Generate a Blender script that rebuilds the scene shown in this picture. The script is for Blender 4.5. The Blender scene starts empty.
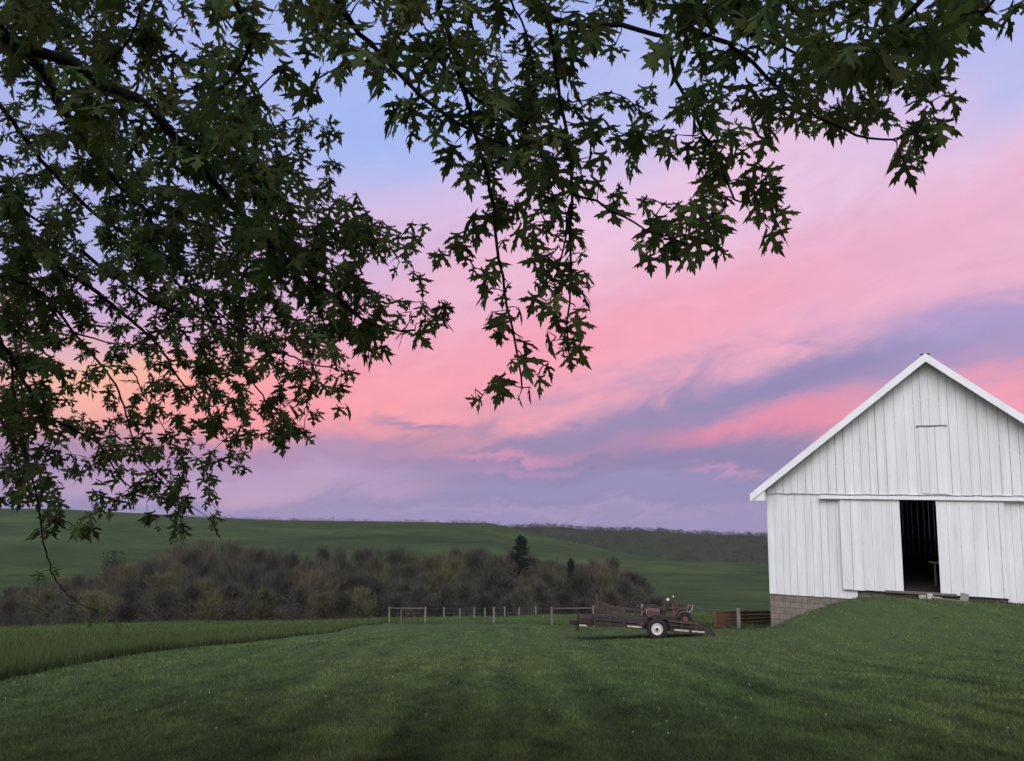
import bpy, math, random
import numpy as np
from mathutils import Vector, Matrix
from mathutils.geometry import tessellate_polygon

random.seed(7)
rng = np.random.default_rng(11)
R = math.radians
scene = bpy.context.scene
col = scene.collection

# ------------------------------------------------------------------ camera
F_PX, CX, CY, PITCH, EYE = 829.0, 512.0, 380.5, R(6.5), 1.65
cam_data = bpy.data.cameras.new("camera")
cam_data.sensor_width = 36.0
cam_data.lens = 36.0 * F_PX / 1024.0
cam_data.clip_start = 0.05
cam_data.clip_end = 12000
cam = bpy.data.objects.new("camera", cam_data)
col.objects.link(cam)
cam.location = (0, 0, EYE)
cam.rotation_euler = (math.pi / 2 + PITCH, 0, 0)
scene.camera = cam


def srgb(c):
    o = []
    for v in c:
        v /= 255.0
        o.append(v / 12.92 if v <= 0.04045 else ((v + 0.055) / 1.055) ** 2.4)
    return o


def ray(px, py):
    a, b = (px - CX) / F_PX, (CY - py) / F_PX
    c, s = math.cos(PITCH), math.sin(PITCH)
    return Vector((a, c - s * b, s + c * b))


def at(px, py, Y):
    d = ray(px, py)
    return Vector((d.x * Y / d.y, Y, EYE + d.z * Y / d.y))


# ------------------------------------------------------------------ world
world = bpy.data.worlds.new("World")
scene.world = world
world.use_nodes = True
SUN_EL, SUN_AZ = R(9), R(200)      # the afterglow behind the camera
BACK = 7.5                         # brightness of the sky behind the camera
SUN_STRENGTH = 0.25
HAZE = 0.00005


def azel(px, py):
    d = ray(px, py)
    return math.degrees(math.atan2(d.x, d.y)), math.degrees(math.atan2(d.z, math.hypot(d.x, d.y)))


class NT:
    """Small helper for building math in node trees."""
    def __init__(self, nt):
        self.nt = nt

    def new(self, t, **kw):
        n = self.nt.nodes.new(t)
        for k, v in kw.items():
            setattr(n, k, v)
        return n

    def put(self, sock, v):
        if hasattr(v, "is_output"):
            self.nt.links.new(v, sock)
        else:
            sock.default_value = v

    def m(self, op, a, b=0.0, c=0.0, clamp=False):
        n = self.new("ShaderNodeMath", operation=op, use_clamp=clamp)
        self.put(n.inputs[0], a)
        self.put(n.inputs[1], b)
        self.put(n.inputs[2], c)
        return n.outputs[0]

    def mix(self, f, a, b, blend="MIX"):
        n = self.new("ShaderNodeMix", data_type="RGBA", blend_type=blend)
        n.clamp_result = False
        self.put(n.inputs[0], f)
        self.put(n.inputs[6], a)
        self.put(n.inputs[7], b)
        return n.outputs[2]

    def xyz(self, x, y, z):
        n = self.new("ShaderNodeCombineXYZ")
        self.put(n.inputs[0], x)
        self.put(n.inputs[1], y)
        self.put(n.inputs[2], z)
        return n.outputs[0]

    def sep(self, v):
        n = self.new("ShaderNodeSeparateXYZ")
        self.put(n.inputs[0], v)
        return n.outputs

    def noise(self, vec, scale, detail=4.0, rough=0.5, dist=0.0):
        n = self.new("ShaderNodeTexNoise")
        self.put(n.inputs["Vector"], vec)
        n.inputs["Scale"].default_value = scale
        n.inputs["Detail"].default_value = detail
        n.inputs["Roughness"].default_value = rough
        n.inputs["Distortion"].default_value = dist
        return n.outputs[0], n.outputs[1]

    def ramp(self, f, stops):
        n = self.new("ShaderNodeValToRGB")
        cr = n.color_ramp
        while len(cr.elements) > 1:
            cr.elements.remove(cr.elements[-1])
        cr.elements[0].position = stops[0][0]
        cr.elements[0].color = (*stops[0][1], 1)
        for p, c in stops[1:]:
            e = cr.elements.new(p)
            e.color = (*c, 1)
        self.put(n.inputs[0], f)
        return n.outputs[0]

    def maprange(self, v, a, b, c=0.0, d=1.0, smooth=True):
        n = self.new("ShaderNodeMapRange", interpolation_type="SMOOTHSTEP" if smooth else "LINEAR")
        for i, q in enumerate((v, a, b, c, d)):
            self.put(n.inputs[i], q)
        return n.outputs[0]


def build_world():
    nt = world.node_tree
    nt.nodes.clear()
    h = NT(nt)
    tc = h.new("ShaderNodeTexCoord").outputs["Generated"]
    x, y, z = h.sep(tc)[:3]
    az = h.m("MULTIPLY", h.m("ARCTAN2", x, y), 57.29578)
    hyp = h.m("SQRT", h.m("ADD", h.m("MULTIPLY", x, x), h.m("MULTIPLY", y, y)))
    el = h.m("MULTIPLY", h.m("ARCTAN2", z, hyp), 57.29578)
    # cloud warp, streaks lying along the bands
    tilt = R(13)
    p = h.m("ADD", h.m("MULTIPLY", az, math.cos(tilt)), h.m("MULTIPLY", el, math.sin(tilt)))
    q = h.m("SUBTRACT", h.m("MULTIPLY", el, math.cos(tilt)), h.m("MULTIPLY", az, math.sin(tilt)))
    sv = h.xyz(h.m("MULTIPLY", p, 0.055), h.m("MULTIPLY", q, 0.16), 0.37)
    _, wc = h.noise(sv, 1.0, 6.0, 0.58, 0.4)
    ws = h.new("ShaderNodeSeparateColor")
    h.put(ws.inputs[0], wc)
    fine, _ = h.noise(h.xyz(h.m("MULTIPLY", p, 0.20), h.m("MULTIPLY", q, 0.46), 4.1), 1.0, 6.0, 0.62, 1.2)
    azw = h.m("ADD", az, h.m("MULTIPLY", h.m("SUBTRACT", ws.outputs[0], 0.5), 13.0))
    elw = h.m("ADD", el, h.m("ADD", h.m("MULTIPLY", h.m("SUBTRACT", ws.outputs[1], 0.5), 7.0),
                             h.m("MULTIPLY", h.m("SUBTRACT", fine, 0.5), 2.3)))
    E0, E1 = -6.0, 90.0
    base = [(-6, (156, 144, 194)), (-3.4, (150, 138, 188)), (-1.5, (140, 128, 178)), (1.0, (138, 122, 170)), (3.2, (180, 134, 172)),
            (6, (236, 154, 182)), (10, (240, 164, 190)), (14, (240, 180, 206)), (17.5, (238, 194, 224)),
            (20.5, (212, 192, 236)), (24, (184, 188, 240)), (29, (168, 184, 242)), (45, (150, 168, 230)), (90, (128, 148, 212))]
    base = h.ramp(h.m("DIVIDE", h.m("SUBTRACT", elw, E0), E1 - E0), [((e - E0) / (E1 - E0), srgb(c)) for e, c in base])
    blobs = [  # centre, half axes (in photo pixels), tilt, colour, amount
        (60, 215, 240, 110, 0, (168, 176, 232), .9),
        (60, 90, 260, 90, 0, (166, 180, 238), .85),
        (390, 118, 120, 62, 0, (160, 184, 244), .85),
        (380, 250, 120, 34, 20, (206, 180, 222), .6),
        (60, 350, 80, 40, 0, (205, 165, 205), .6),
        (130, 388, 130, 42, 0, (253, 188, 152), .95),
        (335, 402, 215, 48, 4, (253, 148, 160), 1.0),
        (700, 70, 200, 55, 0, (182, 190, 240), .75),
        (1010, 80, 130, 62, 0, (186, 188, 240), .8),
        (970, 175, 200, 55, 8, (231, 196, 226), .85),
        (740, 165, 170, 45, 5, (240, 196, 222), .8),
        (860, 262, 330, 52, 15, (238, 172, 202), .85),
        (560, 356, 230, 46, 12, (250, 154, 176), .9),
        (905, 364, 260, 30, 6, (148, 132, 184), .88),
        (735, 396, 215, 25, 13, (134, 120, 174), .97),
        (575, 432, 110, 16, 9, (142, 122, 174), .9),
        (1000, 318, 120, 30, 0, (158, 144, 202), .75),
        (790, 426, 150, 18, 9, (234, 128, 164), .93),
        (690, 444, 70, 13, 5, (222, 124, 166), .8),
        (1025, 404, 100, 26, 0, (244, 148, 176), .9),
        (640, 474, 250, 32, 2, (130, 119, 172), .93),
        (240, 474, 190, 24, 0, (178, 142, 186), .7),
        (430, 428, 50, 6, -2, (160, 126, 172), .9),
        (500, 456, 80, 6, 2, (214, 140, 184), .7),
        (520, 470, 80, 5, 0, (190, 132, 186), .5),
        (610, 494, 200, 12, 0, (140, 134, 186), .8),
        (740, 480, 45, 5, 0, (190, 140, 186), .8),
        (560, 513, 220, 5, 0, (174, 154, 198), .5),
        (240, 490, 160, 14, 0, (204, 164, 200), .6),
    ]
    k = 57.29578 / F_PX
    c = base
    for (cx, cy, sx, sy, tl, colr, amt) in blobs:
        a0, e0 = azel(cx, cy)
        t = R(tl)
        da, de = h.m("SUBTRACT", azw, a0), h.m("SUBTRACT", elw, e0)
        pp = h.m("MULTIPLY_ADD", de, math.sin(t) / (sx * k), h.m("MULTIPLY", da, math.cos(t) / (sx * k)))
        qq = h.m("MULTIPLY_ADD", de, math.cos(t) / (sy * k), h.m("MULTIPLY", da, -math.sin(t) / (sy * k)))
        r2 = h.m("ADD", h.m("MULTIPLY", pp, pp), h.m("MULTIPLY", qq, qq))
        r4 = h.m("POWER", r2, 1.4)
        f = h.m("MULTIPLY", h.m("EXPONENT", h.m("MULTIPLY", r4, -1.0)), amt)
        c = h.mix(f, c, (*srgb(colr), 1))
    # thin streaks of lighter and darker cloud
    st = h.m("MULTIPLY_ADD", fine, 0.22, 0.89)
    c = h.mix(1.0, c, h.xyz(st, h.m("MULTIPLY_ADD", fine, 0.18, 0.91), h.m("MULTIPLY_ADD", fine, 0.10, 0.95)), "MULTIPLY")
    c = h.mix(0.07, c, (0.37, 0.34, 0.43, 1))
    # the brighter half of the dusk sky, behind the photographer
    bk = h.maprange(y, 0.25, -0.75)
    # added bright zone high behind the camera, shaped so the crown shades the lawn
    added_glow = h.m("MULTIPLY", h.m("MULTIPLY", h.maprange(el, 20, 36), h.maprange(el, 58, 76, 1.0, 0.0)), h.maprange(h.m("ABSOLUTE", az), 118, 150))
    up = h.m("MULTIPLY_ADD", added_glow, 1.0, 0.07)
    c = h.mix(bk, c, h.xyz(h.m("MULTIPLY", up, BACK * 0.98), h.m("MULTIPLY", up, BACK * 0.96), h.m("MULTIPLY", up, BACK * 0.98)))
    sky = h.new("ShaderNodeTexSky", sky_type="NISHITA", sun_disc=False)
    sky.sun_elevation = SUN_EL
    sky.sun_rotation = SUN_AZ
    bg1 = h.new("ShaderNodeBackground")
    h.put(bg1.inputs[0], c)
    bg1.inputs[1].default_value = 0.97
    bg2 = h.new("ShaderNodeBackground")
    h.put(bg2.inputs[0], sky.outputs[0])
    bg2.inputs[1].default_value = 0.012
    add = h.new("ShaderNodeAddShader")
    h.put(add.inputs[0], bg1.outputs[0])
    h.put(add.inputs[1], bg2.outputs[0])
    out = h.new("ShaderNodeOutputWorld")
    h.put(out.inputs[0], add.outputs[0])


build_world()
world.cycles.sampling_method = "MANUAL"
world.cycles.sample_map_resolution = 512

sun_d = bpy.data.lights.new("sun", "SUN")
sun_d.energy = SUN_STRENGTH
sun_d.angle = R(25)
sun_d.color = (1.0, 0.93, 0.88)
sun = bpy.data.objects.new("sun", sun_d)
col.objects.link(sun)
sdir = Vector((math.sin(SUN_AZ) * math.cos(SUN_EL), math.cos(SUN_AZ) * math.cos(SUN_EL), math.sin(SUN_EL)))
sun.rotation_euler = sdir.to_track_quat("Z", "Y").to_euler()

vs = scene.view_settings
vs.view_transform = "Standard"
vs.look = "None"
vs.exposure = 0.0
vs.gamma = 1.0
vs.use_curve_mapping = False
scene.cycles.use_denoising = True
scene.cycles.max_bounces = 6
scene.cycles.transparent_max_bounces = 6
scene.cycles.volume_bounces = 0


# ------------------------------------------------------------------ helpers
def tag(o, label=None, cat=None, group=None, kind=None):
    if label:
        o["label"] = label
    if cat:
        o["category"] = cat
    if group:
        o["group"] = group
    if kind:
        o["kind"] = kind
    return o


def empty(name, loc=(0, 0, 0), rz=0.0):
    o = bpy.data.objects.new(name, None)
    o.empty_display_size = 0.3
    o.location = loc
    o.rotation_euler = (0, 0, rz)
    col.objects.link(o)
    return o


class MB:
    """Collects shapes; build() links them as one mesh object."""
    def __init__(self):
        self.v, self.f, self.mi = [], [], []
        self.cur = 0

    def add(self, vs_, fs):
        b = len(self.v)
        self.v.extend(tuple(p) for p in vs_)
        for f in fs:
            self.f.append(tuple(i + b for i in f))
            self.mi.append(self.cur)

    def box(self, c, s, M=None):
        x, y, z = (k / 2 for k in s)
        pts = [Vector((sx * x, sy * y, sz * z)) for sz in (-1, 1) for sx, sy in ((-1, -1), (1, -1), (1, 1), (-1, 1))]
        if M is not None:
            pts = [M @ p for p in pts]
        pts = [p + Vector(c) for p in pts]
        self.add(pts, [(3, 2, 1, 0), (4, 5, 6, 7), (0, 1, 5, 4), (1, 2, 6, 5), (2, 3, 7, 6), (3, 0, 4, 7)])

    def bar(self, a, b, w, h, up=(0, 0, 1)):
        a, b = Vector(a), Vector(b)
        d = b - a
        z = d.normalized()
        u = Vector(up)
        if abs(z.dot(u)) > 0.98:
            u = Vector((1, 0, 0))
        x = z.cross(u).normalized()
        y = x.cross(z)
        M = Matrix((x, y, z)).transposed()
        self.box((a + b) / 2, (w, h, d.length), M)

    def prism(self, poly, d):
        """poly: planar loop of points, pushed by vector d."""
        n = len(poly)
        d = Vector(d)
        pts = [Vector(p) for p in poly] + [Vector(p) + d for p in poly]
        self.add(pts, [tuple(range(n))[::-1], tuple(range(n, 2 * n))] + [(i, (i + 1) % n, n + (i + 1) % n, n + i) for i in range(n)])

    def tube(self, pts, rad, n=6, caps=True):
        pts = [Vector(p) for p in pts]
        if not hasattr(rad, "__len__"):
            rad = [rad] * len(pts)
        vv, ff = [], []
        prev = None
        for i, p in enumerate(pts):
            t = (pts[min(i + 1, len(pts) - 1)] - pts[max(i - 1, 0)])
            t = t.normalized() if t.length > 1e-9 else Vector((0, 0, 1))
            if prev is None:
                u = t.orthogonal().normalized()
            else:
                u = prev - t * prev.dot(t)
                u = u.normalized() if u.length > 1e-6 else t.orthogonal().normalized()
            prev = u
            w = t.cross(u)
            for k in range(n):
                a = 2 * math.pi * k / n
                vv.append(p + (u * math.cos(a) + w * math.sin(a)) * rad[i])
        for i in range(len(pts) - 1):
            for k in range(n):
                ff.append((i * n + k, i * n + (k + 1) % n, (i + 1) * n + (k + 1) % n, (i + 1) * n + k))
        if caps:
            ff.append(tuple(range(n))[::-1])
            ff.append(tuple((len(pts) - 1) * n + k for k in range(n)))
        self.add(vv, ff)

    def lathe(self, c, axis, prof, n=24):
        """prof: (distance along axis, radius) pairs."""
        axis = Vector(axis).normalized()
        u = axis.orthogonal().normalized()
        w = axis.cross(u)
        c = Vector(c)
        vv, ff = [], []
        for (d, r) in prof:
            for k in range(n):
                a = 2 * math.pi * k / n
                vv.append(c + axis * d + (u * math.cos(a) + w * math.sin(a)) * r)
        for i in range(len(prof) - 1):
            for k in range(n):
                ff.append((i * n + k, i * n + (k + 1) % n, (i + 1) * n + (k + 1) % n, (i + 1) * n + k))
        ff.append(tuple(range(n))[::-1])
        ff.append(tuple((len(prof) - 1) * n + k for k in range(n)))
        self.add(vv, ff)

    def build(self, name, mat, parent=None, smooth=False, bevel=0.0):
        me = bpy.data.meshes.new(name)
        me.from_pydata(self.v, [], self.f)
        mats = mat if isinstance(mat, (list, tuple)) else [mat]
        for m_ in mats:
            me.materials.append(m_)
        if len(mats) > 1:
            me.polygons.foreach_set("material_index", self.mi)
        if smooth:
            me.polygons.foreach_set("use_smooth", [True] * len(me.polygons))
        me.update()
        o = bpy.data.objects.new(name, me)
        col.objects.link(o)
        if parent:
            o.parent = parent
        if bevel:
            b = o.modifiers.new("bevel", "BEVEL")
            b.width = bevel
            b.segments = 2
            b.limit_method = "ANGLE"
        return o


def np_mesh(name, verts, tris, mat, parent=None, cols=None, smooth=False, extra=None):
    """Triangle mesh from numpy arrays, with an optional per-vertex colour called tint."""
    me = bpy.data.meshes.new(name)
    nv, nf = len(verts), len(tris)
    me.vertices.add(nv)
    me.vertices.foreach_set("co", np.ascontiguousarray(verts, dtype=np.float32).ravel())
    me.loops.add(nf * 3)
    me.loops.foreach_set("vertex_index", np.ascontiguousarray(tris, dtype=np.int32).ravel())
    me.polygons.add(nf)
    me.polygons.foreach_set("loop_start", np.arange(0, nf * 3, 3, dtype=np.int32))
    me.polygons.foreach_set("loop_total", np.full(nf, 3, dtype=np.int32))
    if smooth:
        me.polygons.foreach_set("use_smooth", np.ones(nf, dtype=bool))
    if cols is not None:
        ca = me.color_attributes.new("tint", "FLOAT_COLOR", "POINT")
        c4 = np.ones((nv, 4), dtype=np.float32)
        c4[:, :cols.shape[1]] = cols
        ca.data.foreach_set("color", c4.ravel())
    for m_ in (mat if isinstance(mat, (list, tuple)) else [mat]):
        me.materials.append(m_)
    me.update(calc_edges=True)
    o = bpy.data.objects.new(name, me)
    col.objects.link(o)
    if parent:
        o.parent = parent
    return o


def mat(name, c, rough=0.8, var=0.15, scale=8.0, metal=0.0, c2=None, stretch=(1, 1, 1), bump=0.0, detail=5.0, spec=0.3, streak=0.0):
    """Procedural paint/wood/metal: base colour varied by noise."""
    m = bpy.data.materials.new(name)
    m.use_nodes = True
    nt = m.node_tree
    h = NT(nt)
    b = nt.nodes["Principled BSDF"]
    b.inputs["Roughness"].default_value = rough
    b.inputs["Metallic"].default_value = metal
    b.inputs["Specular IOR Level"].default_value = spec
    tc = h.new("ShaderNodeTexCoord").outputs["Object"]
    mp = h.new("ShaderNodeMapping")
    h.put(mp.inputs[0], tc)
    mp.inputs["Scale"].default_value = stretch
    n1, _ = h.noise(mp.outputs[0], scale, detail, 0.6)
    if c2 is None:
        lo, hi = [k * (1 - var) for k in c], [min(1, k * (1 + var)) for k in c]
    else:
        lo, hi = c, c2
    h.put(b.inputs["Base Color"], h.ramp(n1, [(0.3, lo), (0.7, hi)]))
    if streak:
        x, y, z = h.sep(tc)[:3]
        n2, _ = h.noise(h.xyz(h.m("MULTIPLY", x, 3.6), y, h.m("MULTIPLY", z, 0.12)), 1.0, 2, 0.5)
        n3, _ = h.noise(h.xyz(h.m("MULTIPLY", x, 9.0), y, h.m("MULTIPLY", z, 1.1)), 1.0, 7, 0.7)
        f = h.m("MULTIPLY", h.maprange(n2, 0.3, 0.7, 1 - streak, 1 + streak * .4, False), h.maprange(n3, 0.52, 0.74, 1.0, 1 - streak * 1.6))
        old = b.inputs["Base Color"].links[0].from_socket
        h.put(b.inputs["Base Color"], h.mix(1.0, old, h.xyz(f, f, h.m("POWER", f, 1.12)), "MULTIPLY"))
    if bump:
        bp = h.new("ShaderNodeBump")
        bp.inputs["Strength"].default_value = bump
        bp.inputs["Distance"].default_value = 0.02
        h.put(bp.inputs["Height"], n1)
        h.put(b.inputs["Normal"], bp.outputs[0])
    return m


def tint_mat(name, c, rough=0.7, trans=0.0, spec=0.2, rand=0.0):
    """Colour multiplied by the mesh's own per-leaf / per-blade tint."""
    m = bpy.data.materials.new(name)
    m.use_nodes = True
    nt = m.node_tree
    h = NT(nt)
    b = nt.nodes["Principled BSDF"]
    at_ = h.new("ShaderNodeAttribute", attribute_name="tint")
    cc = h.mix(1.0, (*c, 1), at_.outputs["Color"], "MULTIPLY")
    if rand:
        oi = h.new("ShaderNodeObjectInfo").outputs["Random"]
        rv = h.maprange(oi, 0, 1, 1 - rand, 1 + rand, False)
        cc = h.mix(1.0, cc, h.xyz(rv, rv, rv), "MULTIPLY")
    h.put(b.inputs["Base Color"], cc)
    b.inputs["Roughness"].default_value = rough
    b.inputs["Specular IOR Level"].default_value = spec
    if trans:
        t = h.new("ShaderNodeBsdfTranslucent")
        h.put(t.inputs[0], h.mix(1.0, cc, (1.1, 1.25, 0.6, 1), "MULTIPLY"))
        mx = h.new("ShaderNodeMixShader")
        mx.inputs[0].default_value = trans
        h.put(mx.inputs[1], b.outputs[0])
        h.put(mx.inputs[2], t.outputs[0])
        h.put(nt.nodes["Material Output"].inputs[0], mx.outputs[0])
    return m


# ------------------------------------------------------------------ barn frame (needed by the terrain)
RIDGE = at(932, 475, 30.0)
BARN_RZ = -R(26.5)
BX = Vector((math.cos(BARN_RZ), math.sin(BARN_RZ), 0))     # along the gable, to the right
BY = Vector((-math.sin(BARN_RZ), math.cos(BARN_RZ), 0))    # into the barn
BO = Vector((RIDGE.x, RIDGE.y, 0))


def face(px, py, q=0.0):
    """Photo point -> (x, z) on the gable plane (q metres in front of it)."""
    d = ray(px, py)
    o = Vector((0, 0, EYE))
    p0 = BO - BY * q
    t = (p0 - o).dot(BY) / d.dot(BY)
    P = o + d * t
    return (P - BO).dot(BX), P.z


# ------------------------------------------------------------------ terrain
PY_ = np.array([-80, -20, 0, 10, 28, 60, 90, 104, 130, 170, 230, 300], float)
PZ_ = np.array([9, 1.6, 0, -1.3, -3.76, -8.8, -13.2, -15.8, -22.5, -31, -36, -38.5], float)


def pchip(x, xs, ys):
    hh = np.diff(xs)
    dl = np.diff(ys) / hh
    d = np.zeros_like(ys)
    for i in range(1, len(xs) - 1):
        if dl[i - 1] * dl[i] > 0:
            w1, w2 = 2 * hh[i] + hh[i - 1], hh[i] + 2 * hh[i - 1]
            d[i] = (w1 + w2) / (w1 / dl[i - 1] + w2 / dl[i])
    d[0], d[-1] = dl[0], dl[-1]
    x = np.clip(x, xs[0], xs[-1])
    i = np.clip(np.searchsorted(xs, x, side="right") - 1, 0, len(xs) - 2)
    t = (x - xs[i]) / hh[i]
    return ((1 + 2 * t) * (1 - t) ** 2 * ys[i] + t * (1 - t) ** 2 * hh[i] * d[i]
            + t * t * (3 - 2 * t) * ys[i + 1] + t * t * (t - 1) * hh[i] * d[i + 1])


def sstep(a, b, x):
    t = np.clip((x - a) / (b - a), 0, 1)
    return t * t * (3 - 2 * t)


def col_slope(table):
    us, sl = [], []
    for px, py in table:
        d = ray(px, py)
        us.append(d.x / d.y)
        sl.append(d.z / d.y)
    return np.array(us), np.array(sl)


RU, RS = col_slope([(-300, 506), (0, 508), (60, 509), (130, 512.5), (200, 517), (280, 520), (430, 522), (490, 523), (540, 535),
                    (600, 548), (640, 556), (700, 561), (765, 564), (1024, 570), (1400, 575)])
WU, WS = col_slope([(-300, 560), (300, 540), (430, 528), (480, 524), (520, 521), (560, 521), (590, 524), (650, 525), (700, 528), (765, 530), (1024, 534), (1400, 540)])


def natural(x, y):
    z = pchip(y, PY_, PZ_)
    u = x / np.maximum(y, 20.0)
    z = z - 1.1 * sstep(0, 90, y) * np.clip(-u / 0.6, -0.4, 1.5) * (1 - sstep(110, 200, y))
    return z + 0.10 * np.sin(x * 0.21 + 0.5) * np.sin(y * 0.17 + 1.0) * sstep(6, 18, y) + 0.05 * np.sin(x * 0.55 - y * 0.3) * sstep(8, 20, y)


def mound_table():
    out = []
    for px, py in [(770, 629), (800, 616), (830, 606), (856, 599), (880, 598), (905, 598), (960, 601), (1024, 605), (1100, 611)]:
        x, z = face(px, py)
        P = BO + BX * x
        out.append((x, z - float(natural(np.array([P.x]), np.array([P.y]))[0])))
    return np.array([o[0] for o in out]), np.array([o[1] for o in out])


MX, MZ = mound_table()
MX = np.concatenate([[MX[0] - 3.5], MX, [MX[-1] + 3, MX[-1] + 14]])
MZ = np.concatenate([[0.0], MZ, [MZ[-1], 0.4]])


def hgt(x, y):
    x, y = np.asarray(x, float), np.asarray(y, float)
    z = natural(x, y)
    u = x / np.maximum(y, 20.0)
    # far hills
    rs = np.interp(u, RU, RS)
    dr = np.interp(u, [-0.6, 0.0, 0.15, 0.35], [560, 520, 440, 420])
    hr = EYE + rs * dr
    t = np.clip((y - 250) / (dr - 250), 0, 1)
    zz = -38.0 + (hr + 38.0) * (0.45 * t + 0.55 * t * t * (3 - 2 * t))
    z = np.where(y > 250, z * (1 - sstep(250, 300, y)) + zz * sstep(250, 300, y), z)
    past = np.maximum(y - dr, 0)
    z = np.where(y > dr, hr + rs * past * 1.0 - 30 * sstep(0, 120, past), z)
    ws = np.interp(u, WU, WS)
    hw = EYE + ws * 900 - 6
    z = np.where(y > 640, z * (1 - sstep(640, 900, y)) + hw * sstep(640, 900, y), z)
    z = np.where(y > 900, hw - 0.16 * (y - 900), z)
    z = z + 2.0 * np.sin(x * 0.012 + 1.3) * np.sin(y * 0.011) * sstep(260, 330, y) * (1 - sstep(360, 420, y))
    # earth ramp up to the barn doors
    lx = (x - BO.x) * BX.x + (y - BO.y) * BX.y
    q = -((x - BO.x) * BY.x + (y - BO.y) * BY.y)
    e = np.interp(lx, MX, MZ)
    fall = np.where(q >= 0, 1 - sstep(0.3, 9.5, q), 1 - sstep(0.0, 2.2, -q))
    z = z + e * fall
    return z


def h1(x, y):
    return float(hgt(np.array([x]), np.array([y]))[0])


def ground(px, py, y0=5.0, y1=400.0):
    """First point of the ground met by the ray through a photo point."""
    d = ray(px, py)
    s, sl = d.x / d.y, d.z / d.y
    ys = np.arange(y0, y1, 0.1)
    g = hgt(s * ys, ys) - (EYE + sl * ys)
    i = int(np.argmax(g > 0))
    y = ys[i]
    return Vector((s * y, y, h1(s * y, y)))


B0, B1 = ground(0, 681), ground(385, 622.5)     # edge of the unmown field
EDGE_D = (B1 - B0).to_2d().normalized()
FENCE_PTS = [ground(px, py) for px, py in ((389, 623), (425, 624), (494, 624), (552, 625), (594, 627), (643, 627), (689, 628), (739, 629))]


def meadow_side(x, y):
    """Signed metres into the unmown grass (positive = unmown)."""
    a = -(x - B1.x) * EDGE_D.y + (y - B1.y) * EDGE_D.x
    fx = np.array([p.x for p in FENCE_PTS])
    fy = np.array([p.y for p in FENCE_PTS])
    o = np.argsort(fx)
    b = y - (np.interp(x, fx[o], fy[o]) + 0.4)
    b = np.where(x < fx.min(), -99, b)
    a = np.where(x > B1.x + 2, np.minimum(a, b), a)
    w = 0.25 * np.sin(x * 1.7 + y) + 0.2 * np.sin(x * 0.6 - y * 0.9)
    return np.maximum(a, b) + w * 0.5


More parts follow.
